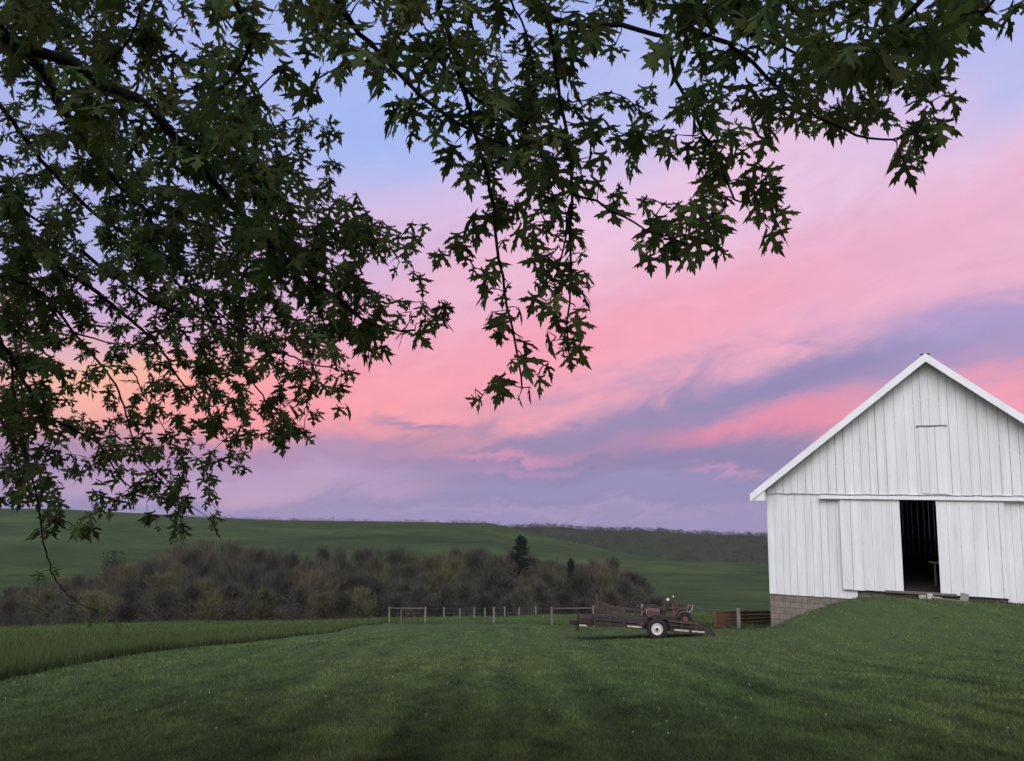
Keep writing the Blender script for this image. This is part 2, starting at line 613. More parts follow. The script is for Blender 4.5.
def ground_material():
    m = bpy.data.materials.new("ground")
    m.use_nodes = True
    nt = m.node_tree
    h = NT(nt)
    b = nt.nodes["Principled BSDF"]
    b.inputs["Roughness"].default_value = 0.95
    b.inputs["Specular IOR Level"].default_value = 0.05
    geo = h.new("ShaderNodeNewGeometry").outputs["Position"]
    at_ = h.new("ShaderNodeAttribute", attribute_name="tint")
    sc = h.new("ShaderNodeSeparateColor")
    h.put(sc.inputs[0], at_.outputs["Color"])
    a = math.atan2(EDGE_D.y, EDGE_D.x)
    mp = h.new("ShaderNodeMapping", vector_type="POINT")
    h.put(mp.inputs[0], geo)
    mp.inputs["Rotation"].default_value = (0, 0, -a)
    mp.inputs["Scale"].default_value = (1, 1, 1)
    x, y, z = h.sep(mp.outputs[0])[:3]
    big, _ = h.noise(geo, 0.12, 4, 0.55)
    mid, _ = h.noise(geo, 1.1, 5, 0.6)
    fine, _ = h.noise(geo, 22.0, 5, 0.7)
    mow, _ = h.noise(h.xyz(h.m("MULTIPLY", x, 0.05), h.m("MULTIPLY", y, 1.1), 0), 1.0, 3, 0.6)
    patch, _ = h.noise(geo, 0.4, 4, 0.6, 0.6)
    lawn = h.ramp(big, [(0.3, (0.034, 0.053, 0.021)), (0.7, (0.046, 0.068, 0.027))])
    lawn = h.mix(h.m("MULTIPLY", h.maprange(mow, 0.42, 0.64), 0.5), lawn, (0.050, 0.078, 0.028, 1))
    lawn = h.mix(h.m("MULTIPLY", h.maprange(patch, 0.52, 0.72), 0.45), lawn, (0.046, 0.062, 0.024, 1))
    f2 = h.maprange(fine, 0.3, 0.7, 0.6, 1.4, False)
    lawn = h.mix(1.0, lawn, h.xyz(f2, f2, f2), "MULTIPLY")
    mead = h.ramp(mid, [(0.3, (0.030, 0.056, 0.014)), (0.7, (0.046, 0.080, 0.020))])
    mead = h.mix(h.m("MULTIPLY", h.maprange(big, 0.45, 0.7), 0.4), mead, (0.056, 0.082, 0.022, 1))
    c = h.mix(sc.outputs[0], lawn, mead)
    # pasture on the far hill, woodland floor
    hb, _ = h.noise(h.xyz(h.m("MULTIPLY", h.sep(geo)[0], 0.006), h.m("MULTIPLY", h.sep(geo)[1], 0.02), 0), 1.0, 5, 0.6)
    hill = h.ramp(hb, [(0.3, (0.018, 0.032, 0.011)), (0.52, (0.026, 0.043, 0.014)), (0.72, (0.043, 0.059, 0.021))])
    ht, _ = h.noise(geo, 0.055, 7, 0.68)
    hs, _ = h.noise(h.xyz(h.m("MULTIPLY", h.sep(geo)[0], 0.02), h.m("MULTIPLY", h.sep(geo)[1], 0.16), 3.3), 1.0, 4, 0.6)
    hf = h.m("MULTIPLY", h.maprange(ht, 0.32, 0.68, 0.72, 1.28, False), h.maprange(hs, 0.35, 0.65, 0.86, 1.14, False))
    hill = h.mix(1.0, hill, h.xyz(h.m("POWER", hf, 1.15), hf, hf), "MULTIPLY")
    c = h.mix(sc.outputs[1], c, hill)
    c = h.mix(sc.outputs[2], c, (0.028, 0.030, 0.018, 1))
    h.put(b.inputs["Base Color"], c)
    bp = h.new("ShaderNodeBump")
    bp.inputs["Strength"].default_value = 0.5
    bp.inputs["Distance"].default_value = 0.04
    h.put(bp.inputs["Height"], fine)
    h.put(b.inputs["Normal"], bp.outputs[0])
    return m


def build_terrain():
    ys = np.concatenate([np.arange(-60, 6, 2.0), np.arange(6, 64, 0.22), np.arange(64, 130, 0.8),
                         np.geomspace(130, 1000, 130), np.geomspace(1030, 2600, 14)])
    ks = np.linspace(-1, 1, 341)
    w = np.maximum(46, 0.95 * ys + 30)
    X = ks[None, :] * w[:, None]
    Y = np.repeat(ys[:, None], len(ks), 1)
    Z = hgt(X, Y)
    ny, nx = X.shape
    v = np.stack([X, Y, Z], -1).reshape(-1, 3)
    i = (np.arange(ny - 1)[:, None] * nx + np.arange(nx - 1)[None, :]).ravel()
    tris = np.concatenate([np.stack([i, i + 1, i + nx + 1], -1), np.stack([i, i + nx + 1, i + nx], -1)])
    ms = meadow_side(X, Y)
    r = sstep(-0.15, 0.15, ms) * (Y > 5)
    g = sstep(100, 125, Y)
    wood = sstep(104, 118, Y) * (1 - sstep(250, 280, Y)) * (X / np.maximum(Y, 1) < 0.19)
    far = sstep(600, 660, Y)
    bl = np.maximum(wood, far)
    cols = np.stack([r, g, bl], -1).reshape(-1, 3)
    o = np_mesh("ground", v, tris, ground_material(), cols=cols, smooth=True)
    tag(o, kind="structure")
    o["label"] = "dark green grassy hillside falling away to the valley and the far pasture"
    return o


build_terrain()

# ------------------------------------------------------------------ materials
M_WHITE = mat("white_paint", (0.52, 0.53, 0.555), 0.75, scale=1.1, c2=(0.62, 0.63, 0.65), stretch=(4, 4, 0.45), detail=8.0, streak=0.09)
M_TRIM = mat("white_trim", (0.58, 0.59, 0.615), 0.65, scale=2.0, c2=(0.66, 0.67, 0.69))
M_DOOR = mat("door_paint", (0.53, 0.54, 0.565), 0.7, scale=0.9, c2=(0.62, 0.63, 0.65), stretch=(4, 4, 0.4), detail=8.0, streak=0.08)
M_ROOF = mat("metal_roof", (0.30, 0.31, 0.33), 0.5, scale=3, metal=0.4)
M_OLDWOOD = mat("old_wood", (0.10, 0.085, 0.07), 0.9, 0.3, 6, stretch=(5, 5, 0.6))
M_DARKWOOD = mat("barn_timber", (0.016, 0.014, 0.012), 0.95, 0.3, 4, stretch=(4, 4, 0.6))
M_POST = mat("weathered_post", (0.135, 0.125, 0.11), 0.9, 0.35, 9, stretch=(4, 4, 0.7))
M_RAIL = mat("pale_rail", (0.13, 0.125, 0.115), 0.85, 0.25, 6)
M_WIRE = mat("fence_wire", (0.16, 0.16, 0.16), 0.6, 0.1, 6, metal=0.6)
M_CONC = mat("pale_concrete", (0.30, 0.29, 0.27), 0.95, 0.25, 7, bump=0.4)
M_BLACK = mat("rusted_black_steel", (0.012, 0.010, 0.010), 0.8, scale=11, c2=(0.040, 0.023, 0.018))
M_RUST = mat("rusty_red", (0.095, 0.030, 0.027), 0.85, scale=14, c2=(0.15, 0.058, 0.050))
M_RED = mat("faded_red", (0.045, 0.018, 0.018), 0.8, scale=16, c2=(0.11, 0.055, 0.050))
M_RAILSTEEL = mat("rusted_rail", (0.028, 0.021, 0.018), 0.85, scale=9, c2=(0.062, 0.044, 0.036))
M_TYRE = mat("tyre", (0.014, 0.014, 0.014), 0.9, 0.2, 20)
M_RIM = mat("white_rim", (0.42, 0.41, 0.39), 0.5, 0.08, 12)
M_REFL = mat("pale_strip", (0.36, 0.32, 0.29), 0.6, 0.3, 12)
M_PLANK = mat("deck_plank", (0.013, 0.011, 0.009), 0.9, 0.3, 6)
M_CHROME = mat("lamp_chrome", (0.52, 0.53, 0.53), 0.35, 0.05, 6, metal=0.2)
M_SEAT = mat("black_seat", (0.02, 0.018, 0.018), 0.7, 0.2, 8)
M_BARK = mat("maple_bark", (0.009, 0.008, 0.0075), 0.95, 0.3, 20, stretch=(1, 1, 0.4), bump=0.5)


def block_material():
    m = bpy.data.materials.new("foundation_block")
    m.use_nodes = True
    nt = m.node_tree
    h = NT(nt)
    b = nt.nodes["Principled BSDF"]
    b.inputs["Roughness"].default_value = 0.95
    tc = h.new("ShaderNodeTexCoord").outputs["Object"]
    x, y, z = h.sep(tc)[:3]
    br = h.new("ShaderNodeTexBrick")
    h.put(br.inputs["Vector"], h.xyz(h.m("ADD", x, y), z, 0))
    br.inputs["Scale"].default_value = 1.0
    br.inputs["Brick Width"].default_value = 0.42
    br.inputs["Row Height"].default_value = 0.225
    br.inputs["Mortar Size"].default_value = 0.014
    br.inputs["Color1"].default_value = (0.125, 0.108, 0.092, 1)
    br.inputs["Color2"].default_value = (0.165, 0.146, 0.126, 1)
    br.inputs["Mortar"].default_value = (0.085, 0.076, 0.068, 1)
    n, _ = h.noise(tc, 5.0, 6, 0.65)
    f = h.maprange(n, 0.3, 0.7, 0.7, 1.2, False)
    h.put(b.inputs["Base Color"], h.mix(1.0, br.outputs["Color"], h.xyz(f, f, f), "MULTIPLY"))
    bp = h.new("ShaderNodeBump")
    bp.inputs["Strength"].default_value = 0.6
    bp.inputs["Distance"].default_value = 0.02
    h.put(bp.inputs["Height"], br.outputs["Color"])
    h.put(b.inputs["Normal"], bp.outputs[0])
    return m


M_BLOCK = block_material()


# ------------------------------------------------------------------ barn
def boards(mb, x0, x1, zb, zt, y, th, width=0.29, gap=(0.004, 0.016), jit=0.006):
    """Vertical boards between x0 and x1; zb, zt are functions of x."""
    x = x0
    while x < x1 - 0.02:
        w = width * random.uniform(0.82, 1.18)
        e = min(x + w, x1)
        if x1 - e < 0.09:
            e = x1
        g = random.uniform(*gap)
        if random.random() < 0.14:
            g += min(0.010, gap[1])
        a, b_ = x + g / 2, e - g / 2
        yy = y + random.uniform(-jit, jit)
        dz = random.uniform(-0.012, 0.012)
        xm = (a + b_) / 2
        xs = [a, b_]
        if a < 0 < b_:
            xs = [a, 0.0, b_]
        pts = [(a, yy, zb(a) + dz), (b_, yy, zb(b_) + dz)] + [(k, yy, zt(k)) for k in xs[::-1]]
        mb.prism(pts, (0, th, 0))
        x = e


def build_barn():
    root = empty("barn", BO, BARN_RZ)
    tag(root, "white board-sided gable barn with sliding doors standing on a block foundation", "barn")
    xl, _ = face(768, 545)
    hw = -xl
    _, z_ridge = face(932, 360)
    _, z_eave = face(768, 488)
    slope = (z_ridge - z_eave) / hw
    _, z_seam = face(800, 493.5)
    z_seam = face(927, 494)[1]
    z_low = face(769.5, 593.5)[1]
    z_floor = face(920, 591.5)[1]
    DEPTH = 15.0
    top = lambda x: z_ridge - abs(x) * slope
    x_split, _ = face(858, 595)
    xd_r, _ = face(1008, 597)
    # lower siding: left bay, right bay (open behind the doors)
    xo0, xo1 = face(899.5, 545)[0] - 0.5, face(938, 545)[0] + 0.45
    wall = MB()
    boards(wall, -hw, x_split, lambda x: z_low, lambda x: min(z_seam, top(x)), 0.0, 0.025)
    boards(wall, x_split, xo0, lambda x: z_floor - 0.02, lambda x: z_seam, 0.0, 0.025)
    boards(wall, xo1, xd_r, lambda x: z_floor - 0.02, lambda x: z_seam, 0.0, 0.025)
    boards(wall, xd_r, hw, lambda x: z_floor - 0.22, lambda x: min(z_seam, top(x)), 0.0, 0.025)
    # lintel above the opening
    boards(wall, xo0, xo1, lambda x: z_seam - 0.2, lambda x: z_seam, 0.0, 0.025)
    # side and back walls
    boards_back = MB()
    for s in (-1, 1):
        wall.box((s * (hw - 0.0125), DEPTH / 2 + 0.05, (z_low + z_eave) / 2), (0.025, DEPTH - 0.1, z_eave - z_low + 0.3))
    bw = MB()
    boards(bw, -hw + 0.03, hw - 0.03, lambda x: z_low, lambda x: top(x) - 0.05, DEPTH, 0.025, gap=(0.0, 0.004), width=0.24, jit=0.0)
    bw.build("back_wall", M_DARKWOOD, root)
    wall.build("wall_siding", M_WHITE, root)
    gab = MB()
    boards(gab, -hw + 0.02, hw - 0.02, lambda x: z_seam - 0.03 if top(x) > z_seam else top(x) - 0.05, lambda x: top(x) - 0.02, -0.055, 0.025, gap=(0.004, 0.016))
    gab.build("gable_siding", M_WHITE, root)
    # loft door in the gable
    lx0, lz1 = face(917.5, 427)
    lx1, _ = face(945.5, 427)
    ld = MB()
    boards(ld, lx0 + 0.015, lx1, lambda x: z_seam + 0.02, lambda x: lz1, -0.085, 0.022, width=0.26, gap=(0.004, 0.012))
    loft = ld.build("loft_door", M_DOOR, root)
    hd = MB()
    hd.box(((lx0 + lx1) / 2, -0.083, lz1 + 0.03), (lx1 - lx0 + 0.08, 0.05, 0.035))
    hd.build("door_head_strip", M_POST, loft)
    # roof: two slabs, bargeboards, fascia, soffit
    OVF, OVS, T = 0.42, 0.50, 0.09
    n = math.hypot(1, slope)
    rf = MB()
    for s in (-1, 1):
        xe = hw + OVS
        a = Vector((0, -OVF, z_ridge + 0.13))
        b_ = Vector((s * xe, -OVF, z_ridge + 0.13 - xe * slope))
        loop = [a, b_, b_ + Vector((0, 0, T)), a + Vector((0, 0, T))]
        rf.prism(loop, (0, DEPTH + 2 * OVF, 0))
    rf.box((0, DEPTH / 2, z_ridge + 0.13 + T + 0.005), (0.30, DEPTH + 2 * OVF + 0.06, 0.035))
    roof = rf.build("roof", M_ROOF, root)
    for yy in (-OVF - 0.045, DEPTH + OVF + 0.005):
        bb = MB()
        for s in (-1, 1):
            xe = hw + OVS + 0.02
            zt = z_ridge + 0.13 + T - 0.012
            H = 0.30
            loop = [(0, yy, zt), (s * xe, yy, zt - xe * slope), (s * xe, yy, zt - xe * slope - H), (0, yy, zt - H)]
            bb.prism(loop, (0, 0.04, 0))
        bb.build("bargeboard", M_TRIM, roof)
    for s in (-1, 1):
        fc = MB()
        xe = hw + OVS + 0.02
        ze = z_ridge + 0.13 + T - xe * slope
        fc.box((s * (xe + 0.014), DEPTH / 2, ze - 0.16), (0.026, DEPTH + 2 * OVF + 0.08, 0.26))
        # boxed eave with a flat soffit
        fc.prism([(s * hw, -OVF - 0.002, ze - 0.28), (s * (xe - 0.002), -OVF - 0.002, ze - 0.28), (s * (xe - 0.002), -OVF - 0.002, ze - 0.10), (s * hw, -OVF - 0.002, ze + 0.22)], (0, DEPTH + 2 * OVF, 0))
        fc.build("eave_fascia", M_TRIM, roof)
    sf = MB()
    for s in (-1, 1):
        xe = hw + OVS - 0.1
        z0 = z_ridge + 0.09
        sf.prism([(0, -OVF, z0), (s * xe, -OVF, z0 - xe * slope), (s * xe, -OVF, z0 - xe * slope + 0.03), (0, -OVF, z0 + 0.03)], (0, OVF - 0.03, 0))
    sf.build("soffit", M_TRIM, roof)
    # door track with its cover board
    tx0, tz = face(819, 497.2, 0.2)
    tr = MB()
    tr.box(((tx0 + hw + 0.2) / 2, -0.115, tz), (hw + 0.2 - tx0, 0.11, 0.115))
    track = tr.build("door_track", M_TRIM, root, bevel=0.006)
    # sliding doors
    for (p0, p1, pb) in (((841, 545), (901.6, 545), (872, 590.8)), ((938.0, 545), (1007, 545), (974, 596.5))):
        a, b_ = face(*p0, 0.09)[0], face(*p1, 0.09)[0]
        zb = face(*pb, 0.09)[1]
        dr = MB()
        boards(dr, a, b_, lambda x: zb, lambda x: tz + 0.0, -0.095, 0.03, width=0.36, gap=(0.003, 0.012), jit=0.003)
        d = dr.build("sliding_door", M_DOOR, root)
        for k in (0.08, 0.5, 0.9):
            bt = MB()
            bt.box(((a + b_) / 2, -0.04, zb + (tz - zb) * k), (b_ - a - 0.03, 0.035, 0.14))
            bt.build("door_batten", M_OLDWOOD, d)
        for k in (0.18, 0.82):
            hgm = MB()
            hgm.box((a + (b_ - a) * k, -0.045, tz - 0.05), (0.06, 0.03, 0.24))
            hgm.build("door_hanger", M_BLACK, d)
    # block foundation
    fd = MB()
    xs = x_split + 0.0
    zg = -6.6
    fd.box(((-hw + xs) / 2 + 0.0, 0.17, (zg + z_low) / 2), (xs + hw - 0.02, 0.3, z_low - zg - 0.006))
    fd.box(((xs + hw) / 2 + 0.02, 0.20, (zg + z_floor) / 2 - 0.02), (hw - xs - 0.0, 0.3, z_floor - zg - 0.05))
    for s in (-1, 1):
        fd.box((s * (hw - 0.18), DEPTH / 2 + 0.2, (zg + z_low) / 2), (0.3, DEPTH - 0.45, z_low - zg - 0.012))
    fd.box((0, DEPTH - 0.12, (zg + z_low) / 2), (2 * hw - 0.7, 0.28, z_low - zg - 0.02))
    fd.build("foundation", M_BLOCK, root)
    # door sill and floor
    sl = MB()
    sl.box(((xo0 + xo1) / 2, -0.03, z_floor - 0.05), (xo1 - xo0 + 0.1, 0.14, 0.09))
    sl.build("door_sill", M_OLDWOOD, root, bevel=0.01)
    fl = MB()
    fl.box((0, DEPTH / 2 + 0.2, z_floor - 0.06), (2 * hw - 0.1, DEPTH - 0.5, 0.08))
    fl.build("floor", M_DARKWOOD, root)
    # timber frame and dark inner lining
    tf = MB()
    for yb in (3.8, 7.6, 11.4):
        for xx in (-hw + 0.2, -1.9, 1.9, hw - 0.2):
            tf.box((xx, yb, (z_floor + top(xx)) / 2 - 0.1), (0.2, 0.2, top(xx) - z_floor - 0.2))
        tf.box((0, yb + 0.21, z_seam), (2 * hw - 0.3, 0.2, 0.22))
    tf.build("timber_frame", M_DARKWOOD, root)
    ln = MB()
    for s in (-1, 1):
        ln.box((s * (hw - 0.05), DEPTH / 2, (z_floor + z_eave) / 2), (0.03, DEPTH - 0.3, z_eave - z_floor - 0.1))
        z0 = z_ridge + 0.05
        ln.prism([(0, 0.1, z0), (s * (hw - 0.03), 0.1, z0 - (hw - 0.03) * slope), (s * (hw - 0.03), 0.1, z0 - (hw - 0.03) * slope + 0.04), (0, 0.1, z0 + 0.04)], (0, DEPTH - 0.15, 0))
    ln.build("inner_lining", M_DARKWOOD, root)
    return root, z_floor


BARN, Z_FLOOR = build_barn()


def barn_pt(x, y, z):
    return BO + BX * x + BY * y + Vector((0, 0, z))


def build_barn_bits():
    # pale post with a crossbar just inside the open door
    x, _ = face(936.5, 565)
    s = empty("tool_stand", barn_pt(x - 0.05, 2.0, Z_FLOOR - 0.02), BARN_RZ)
    tag(s, "dim pale T-shaped post standing inside the open barn doorway", "stand")
    m = MB()
    m.bar((0, 0, 0), (0, 0, 0.84), 0.07, 0.07)
    m.build("post", M_OLDWOOD, s)
    m = MB()
    m.bar((-0.2, 0, 0.88), (0.2, 0, 0.88), 0.08, 0.06)
    m.build("crossbar", M_POST, s)
    m = MB()
    m.box((0, 0, 0.03), (0.4, 0.4, 0.06))
    m.build("base", M_DARKWOOD, s)
    # loose blocks and a board at the foot of the doors
    def blk(name, px, py, size, rot, m_, label, cat, q=0.45, hole=True):
        x, _ = face(px, py, q)
        g = barn_pt(x, -q, 0)
        zg = h1(g.x, g.y)
        mb = MB()
        mb.box((0, 0, 0), size)
        o = mb.build(name, m_, None, bevel=0.012)
        o.location = (g.x, g.y, zg + size[2] * 0.42)
        o.rotation_euler = rot
        tag(o, label, cat)
        return o
    blk("concrete_block", 929.5, 599, (0.17, 0.36, 0.20), (R(-14), 0.04, R(-20)), M_CONC, "pale concrete block lying under the open barn doorway", "block", 0.45)
    blk("flat_stone", 937, 597, (0.34, 0.24, 0.10), (0.05, R(6), R(10)), M_CONC, "flat tan stone lying below the right edge of the barn doorway", "stone", 0.25)
    blk("door_stone", 923, 596.5, (0.26, 0.2, 0.14), (0.05, R(-4), R(-30)), M_CONC, "squat rough stone under the left half of the barn doorway", "stone", 0.22)
    blk("leaning_board", 964.5, 600, (0.26, 0.035, 0.30), (R(-28), R(9), R(-26.5)), M_RAIL, "small whitish board leaning below the right sliding barn door", "board", 0.42)
    x, _ = face(948, 603, 0.6)
    g = barn_pt(x, -0.75, 0)
    mb = MB()
    mb.box((0, 0, 0), (1.0, 0.14, 0.05))
    o = mb.build("plank", M_OLDWOOD, None, bevel=0.006)
    o.location = (g.x, g.y, h1(g.x, g.y) + 0.03)
    o.rotation_euler = (0.02, R(2.5), BARN_RZ - 0.06)
    tag(o, "thin weathered plank lying in the grass before the barn doorway", "plank")


build_barn_bits()


# ------------------------------------------------------------------ fences
def build_fences():
    f = empty("wire_fence", FENCE_PTS[2])
    tag(f, "weathered post and wire fence with two railed braces crossing behind the trailer", "fence")
    inv = -Vector(FENCE_PTS[2])
    H = []
    for P, (px, top) in zip(FENCE_PTS, ((389, 607), (425, 607), (494, 607), (552, 607), (594, 606), (643, 604), (689, 605), (739, 608.5))):
        H.append(at(px, top, P.y).z - P.z)
    tops = []
    for P, hh in zip(FENCE_PTS, H):
        p = P + inv
        m = MB()
        lean = Vector((random.uniform(-.03, .03), random.uniform(-.03, .03), 0))
        r = 0.075 * random.uniform(0.9, 1.15)
        m.tube([p + Vector((0, 0, -0.3)), p + lean * 0.5 + Vector((0, 0, hh * 0.6)), p + lean + Vector((0, 0, hh))], [r, r * .95, r * .9], 8)
        m.build("post", M_POST, f)
        tops.append(p + lean)
    for i in (0, 3):
        a, b_ = tops[i], tops[i + 1]
        m = MB()
        m.tube([a + Vector((0, 0, H[i] - 0.1)), b_ + Vector((0, 0, H[i + 1] - 0.1))], 0.036, 6)
        m.build("brace_rail", M_RAIL, f)
    m = MB()
    c = tops[0].lerp(tops[1], 0.36)
    m.tube([c + Vector((0, 0, -0.2)), c + Vector((0, 0, 1.12))], 0.035, 6)
    m.build("thin_post", M_POST, f)
    m = MB()
    for i in range(len(tops) - 1):
        for k in (0.35, 0.62, 0.9):
            a, b_ = tops[i] + Vector((0, 0, H[i] * k)), tops[i + 1] + Vector((0, 0, H[i + 1] * k))
            mid = (a + b_) / 2 - Vector((0, 0, 0.03))
            m.tube([a, mid, b_], 0.006, 3, False)
    m.build("wire", M_WIRE, f)
    # far row of small posts
    pts = [ground(px, 615.5 - 0.4) if False else None for px in ()]
    g = None
    prev = None
    wires = MB()
    for px, Y in ((444, 84), (460, 85), (474, 86), (485, 87), (505, 88), (519, 89), (536, 90)):
        d = ray(px, 600)
        P = Vector((d.x / d.y * Y, Y, 0))
        P.z = h1(P.x, P.y)
        if g is None:
            g = empty("post_row_fence", P)
            tag(g, "far row of small fence posts along the edge of the unmown field", "fence")
            o0 = P.copy()
        p = P - o0
        hh = random.uniform(0.85, 1.1)
        m = MB()
        m.tube([p + Vector((0, 0, -.3)), p + Vector((random.uniform(-.05, .05), 0, hh))], 0.075, 7)
        m.build("post", M_POST, g)
        if prev is not None:
            for k in (0.5, 0.95):
                wires.tube([prev + Vector((0, 0, k)), p + Vector((0, 0, k))], 0.006, 3, False)
        prev = p
    wires.build("wire", M_WIRE, g)
    # low rusty red gate beside the foundation
    A, B_ = ground(722, 629), ground(786, 630)
    A = FENCE_PTS[7] + Vector((-0.85, 0.25, 0))
    A.z = h1(A.x, A.y)
    d = ray(786, 600)
    B_ = Vector((d.x / d.y * 45.5, 45.5, 0))
    B_.z = h1(B_.x, B_.y)
    t = empty("red_gate", A)
    tag(t, "low rusty red slatted panel gate between fence post and barn foundation", "gate")
    dv = B_ - A
    m = MB()
    for z in (0.14, 0.30, 0.46, 0.62):
        m.bar(Vector((0, 0, z)), dv + Vector((0, 0, z)), 0.03, 0.13)
    m.build("rail", M_RUST, t)
    for k in (0.03, 0.35, 0.67, 0.97):
        m = MB()
        p = dv * k + Vector((0.0, 0.07, 0))
        m.bar(p + Vector((0, 0, -0.1)), p + Vector((0, 0, 0.72)), 0.08, 0.05)
        m.build("upright", M_RUST, t)


build_fences()


# ------------------------------------------------------------------ trailer and its load
TY = 28.6


def build_trailer():
    wheel = at(656, 641, TY)
    gz = h1(wheel.x, wheel.y)
    T = empty("utility_trailer", (wheel.x, wheel.y, gz), R(-3))
    tag(T, "long black open utility trailer with white-rimmed wheel parked on the lawn", "trailer")
    T.rotation_euler = (0, R(3.6), R(-5))
    k = TY / F_PX              # metres per photo pixel at the trailer
    xl, xr, xt, xe = -60 * k, 46 * k, -80 * k, 50 * k       # deck ends, tongue tip, tail
    W = 1.75
    zd = 0.33
    zr = 0.63
    fr = MB()
    for yy in (0, W):
        fr.bar((xl, yy, zd), (xr, yy, zd), 0.06, 0.11)
    for i in range(6):
        xx = xl + (xr - xl) * i / 5
        fr.bar((xx, 0.03, zd - 0.012), (xx, W - 0.03, zd - 0.012), 0.06, 0.07)
    fr.build("frame", M_BLACK, T)
    dk = MB()
    n = 9
    for i in range(n):
        y0 = 0.06 + (W - 0.12) * i / n
        dk.box(((xl + xr) / 2, y0 + (W - .12) / n / 2, zd + 0.075), (xr - xl - 0.02, (W - .12) / n - 0.012, 0.035))
    dk.build("deck", M_PLANK, T)
    for yy in (0.0, W):
        rl = MB()
        rl.bar((xl, yy, zr), (xr - 0.25, yy, zr - 0.03), 0.05, 0.06)
        rl.bar((xl, yy, zd + 0.14), (xr - 0.25, yy, zd + 0.13), 0.02, 0.025)
        for i in range(8):
            xx = xl + 0.02 + (xr - 0.3 - xl) * i / 7
            rl.bar((xx, yy, zd + 0.02), (xx, yy, zr - 0.02), 0.045, 0.045)
        rl.build("side_rail", M_RAILSTEEL, T)
    # headboard panel of mesh at the front, leaning over the bed
    hb = MB()
    hx = xl + 0.03
    z1 = zr + 0.42
    a0, a1 = Vector((hx, 0.05, zd + 0.05)), Vector((hx + 0.02, 0.05, z1))
    b0, b1 = Vector((hx, W - 0.05, zd + 0.05)), Vector((hx + 0.02, W - 0.05, z1))
    c0, c1 = Vector((hx + 1.0, 0.06, zr)), Vector((hx + 0.95, 0.06, z1 - 0.22))
    for p, q in ((a0, a1), (b0, b1), (a1, b1), (a1, c1), (c1, c0)):
        hb.bar(p, q, 0.05, 0.05)
    for i in range(1, 7):
        t = i / 7
        hb.bar(a0.lerp(a1, t), b0.lerp(b1, t), 0.018, 0.018)
        hb.bar(a0.lerp(b0, t), a1.lerp(b1, t), 0.018, 0.018)
    for i in range(1, 4):
        t = i / 4
        hb.bar(Vector((hx, 0.05, zr)).lerp(a1, t), c0.lerp(c1, t), 0.03, 0.03)
    for i in range(1, 5):
        t = i / 5
        hb.bar(Vector((hx, 0.05, zr)).lerp(c0, t), a1.lerp(c1, t), 0.025, 0.025)
    hb.build("front_gate", M_RAILSTEEL, T)
    # tongue, coupler, jack, tool box
    tg = MB()
    tip = Vector((xt + 0.1, W / 2, zd - 0.22))
    tg.bar((xl, 0.1, zd - 0.03), tip, 0.07, 0.1)
    tg.bar((xl, W - 0.1, zd - 0.03), tip, 0.07, 0.1)
    tg.bar((xl + 0.1, W / 2, zd - 0.03), tip + Vector((-0.1, 0, 0)), 0.08, 0.1)
    tongue = tg.build("tongue", M_BLACK, T)
    cp = MB()
    cp.box(tip + Vector((-0.12, 0, 0.06)), (0.26, 0.12, 0.13))
    cp.lathe(tip + Vector((-0.2, 0, 0.0)), (0, 0, 1), [(0, .03), (0.02, .08), (0.14, .07), (0.17, 0.03)], 12)
    cp.build("coupler", M_BLACK, tongue, bevel=0.01)
    jk = MB()
    jk.tube([tip + Vector((0.02, -0.14, -zd + 0.16)), tip + Vector((0.02, -0.14, 0.42))], 0.032, 8)
    jk.box(tip + Vector((0.02, -0.14, -zd + 0.15)), (0.18, 0.18, 0.03))
    jk.bar(tip + Vector((0.02, -0.14, 0.40)), tip + Vector((0.14, -0.3, 0.40)), 0.025, 0.025)
    jk.build("jack", M_BLACK, tongue)
    tb = MB()
    tb.box((xl - 0.28, W / 2, zd - 0.02), (0.46, 0.9, 0.2))
    tb.build("tool_box", M_BLACK, T, bevel=0.015)
    wp = MB()
    wp.box((xl - 0.34, W / 2 - 0.465, zd - 0.17), (0.34, 0.02, 0.055))
    wp.build("pale_plate", M_REFL, T)
    # fenders, wheels, axle
    for yy, s in ((-0.17, -1), (W + 0.17, 1)):
        fd = MB()
        pts = []
        for i in range(9):
            a = math.pi * i / 8
            pts.append((math.cos(a) * 0.46, math.sin(a) * 0.46))
        for i in range(8):
            (x0, z0), (x1, z1_) = pts[i], pts[i + 1]
            fd.prism([(x0, yy - 0.12, 0.36 + z0), (x1, yy - 0.12, 0.36 + z1_), (x1 * .97, yy - 0.12, 0.36 + z1_ * .97), (x0 * .97, yy - 0.12, 0.36 + z0 * .97)], (0, 0.26, 0))
        fd.build("fender", M_BLACK, T)
        wh = MB()
        c = Vector((0, yy + s * 0.1, 0.345))
        ax = Vector((0, s, 0))
        wh.lathe(c - ax * 0.2, ax, [(0.0, 0.20), (0.0, 0.30), (0.03, 0.335), (0.06, 0.345), (0.13, 0.345), (0.17, 0.335), (0.2, 0.29), (0.2, 0.18)], 28)
        w = wh.build("wheel", M_TYRE, T, smooth=False, bevel=0.004)
        rm = MB()
        rm.lathe(c - ax * 0.004, ax, [(0.0, 0.19), (0.03, 0.19), (0.035, 0.172), (0.015, 0.155), (0.012, 0.105), (0.03, 0.08), (0.03, 0.05)], 28)
        rm.build("rim", M_RIM, w)
        hbm = MB()
        hbm.lathe(c + ax * 0.015, ax, [(0.0, 0.05), (0.03, 0.045), (0.04, 0.03)], 16)
        for i in range(5):
            a = i * 2 * math.pi / 5
            hbm.lathe(c + Vector((math.cos(a) * 0.082, 0, math.sin(a) * 0.082)), ax, [(0, 0.010), (0.016, 0.009), (0.02, 0.004)], 8)
        hbm.build("hub", M_BLACK, w)
    axm = MB()
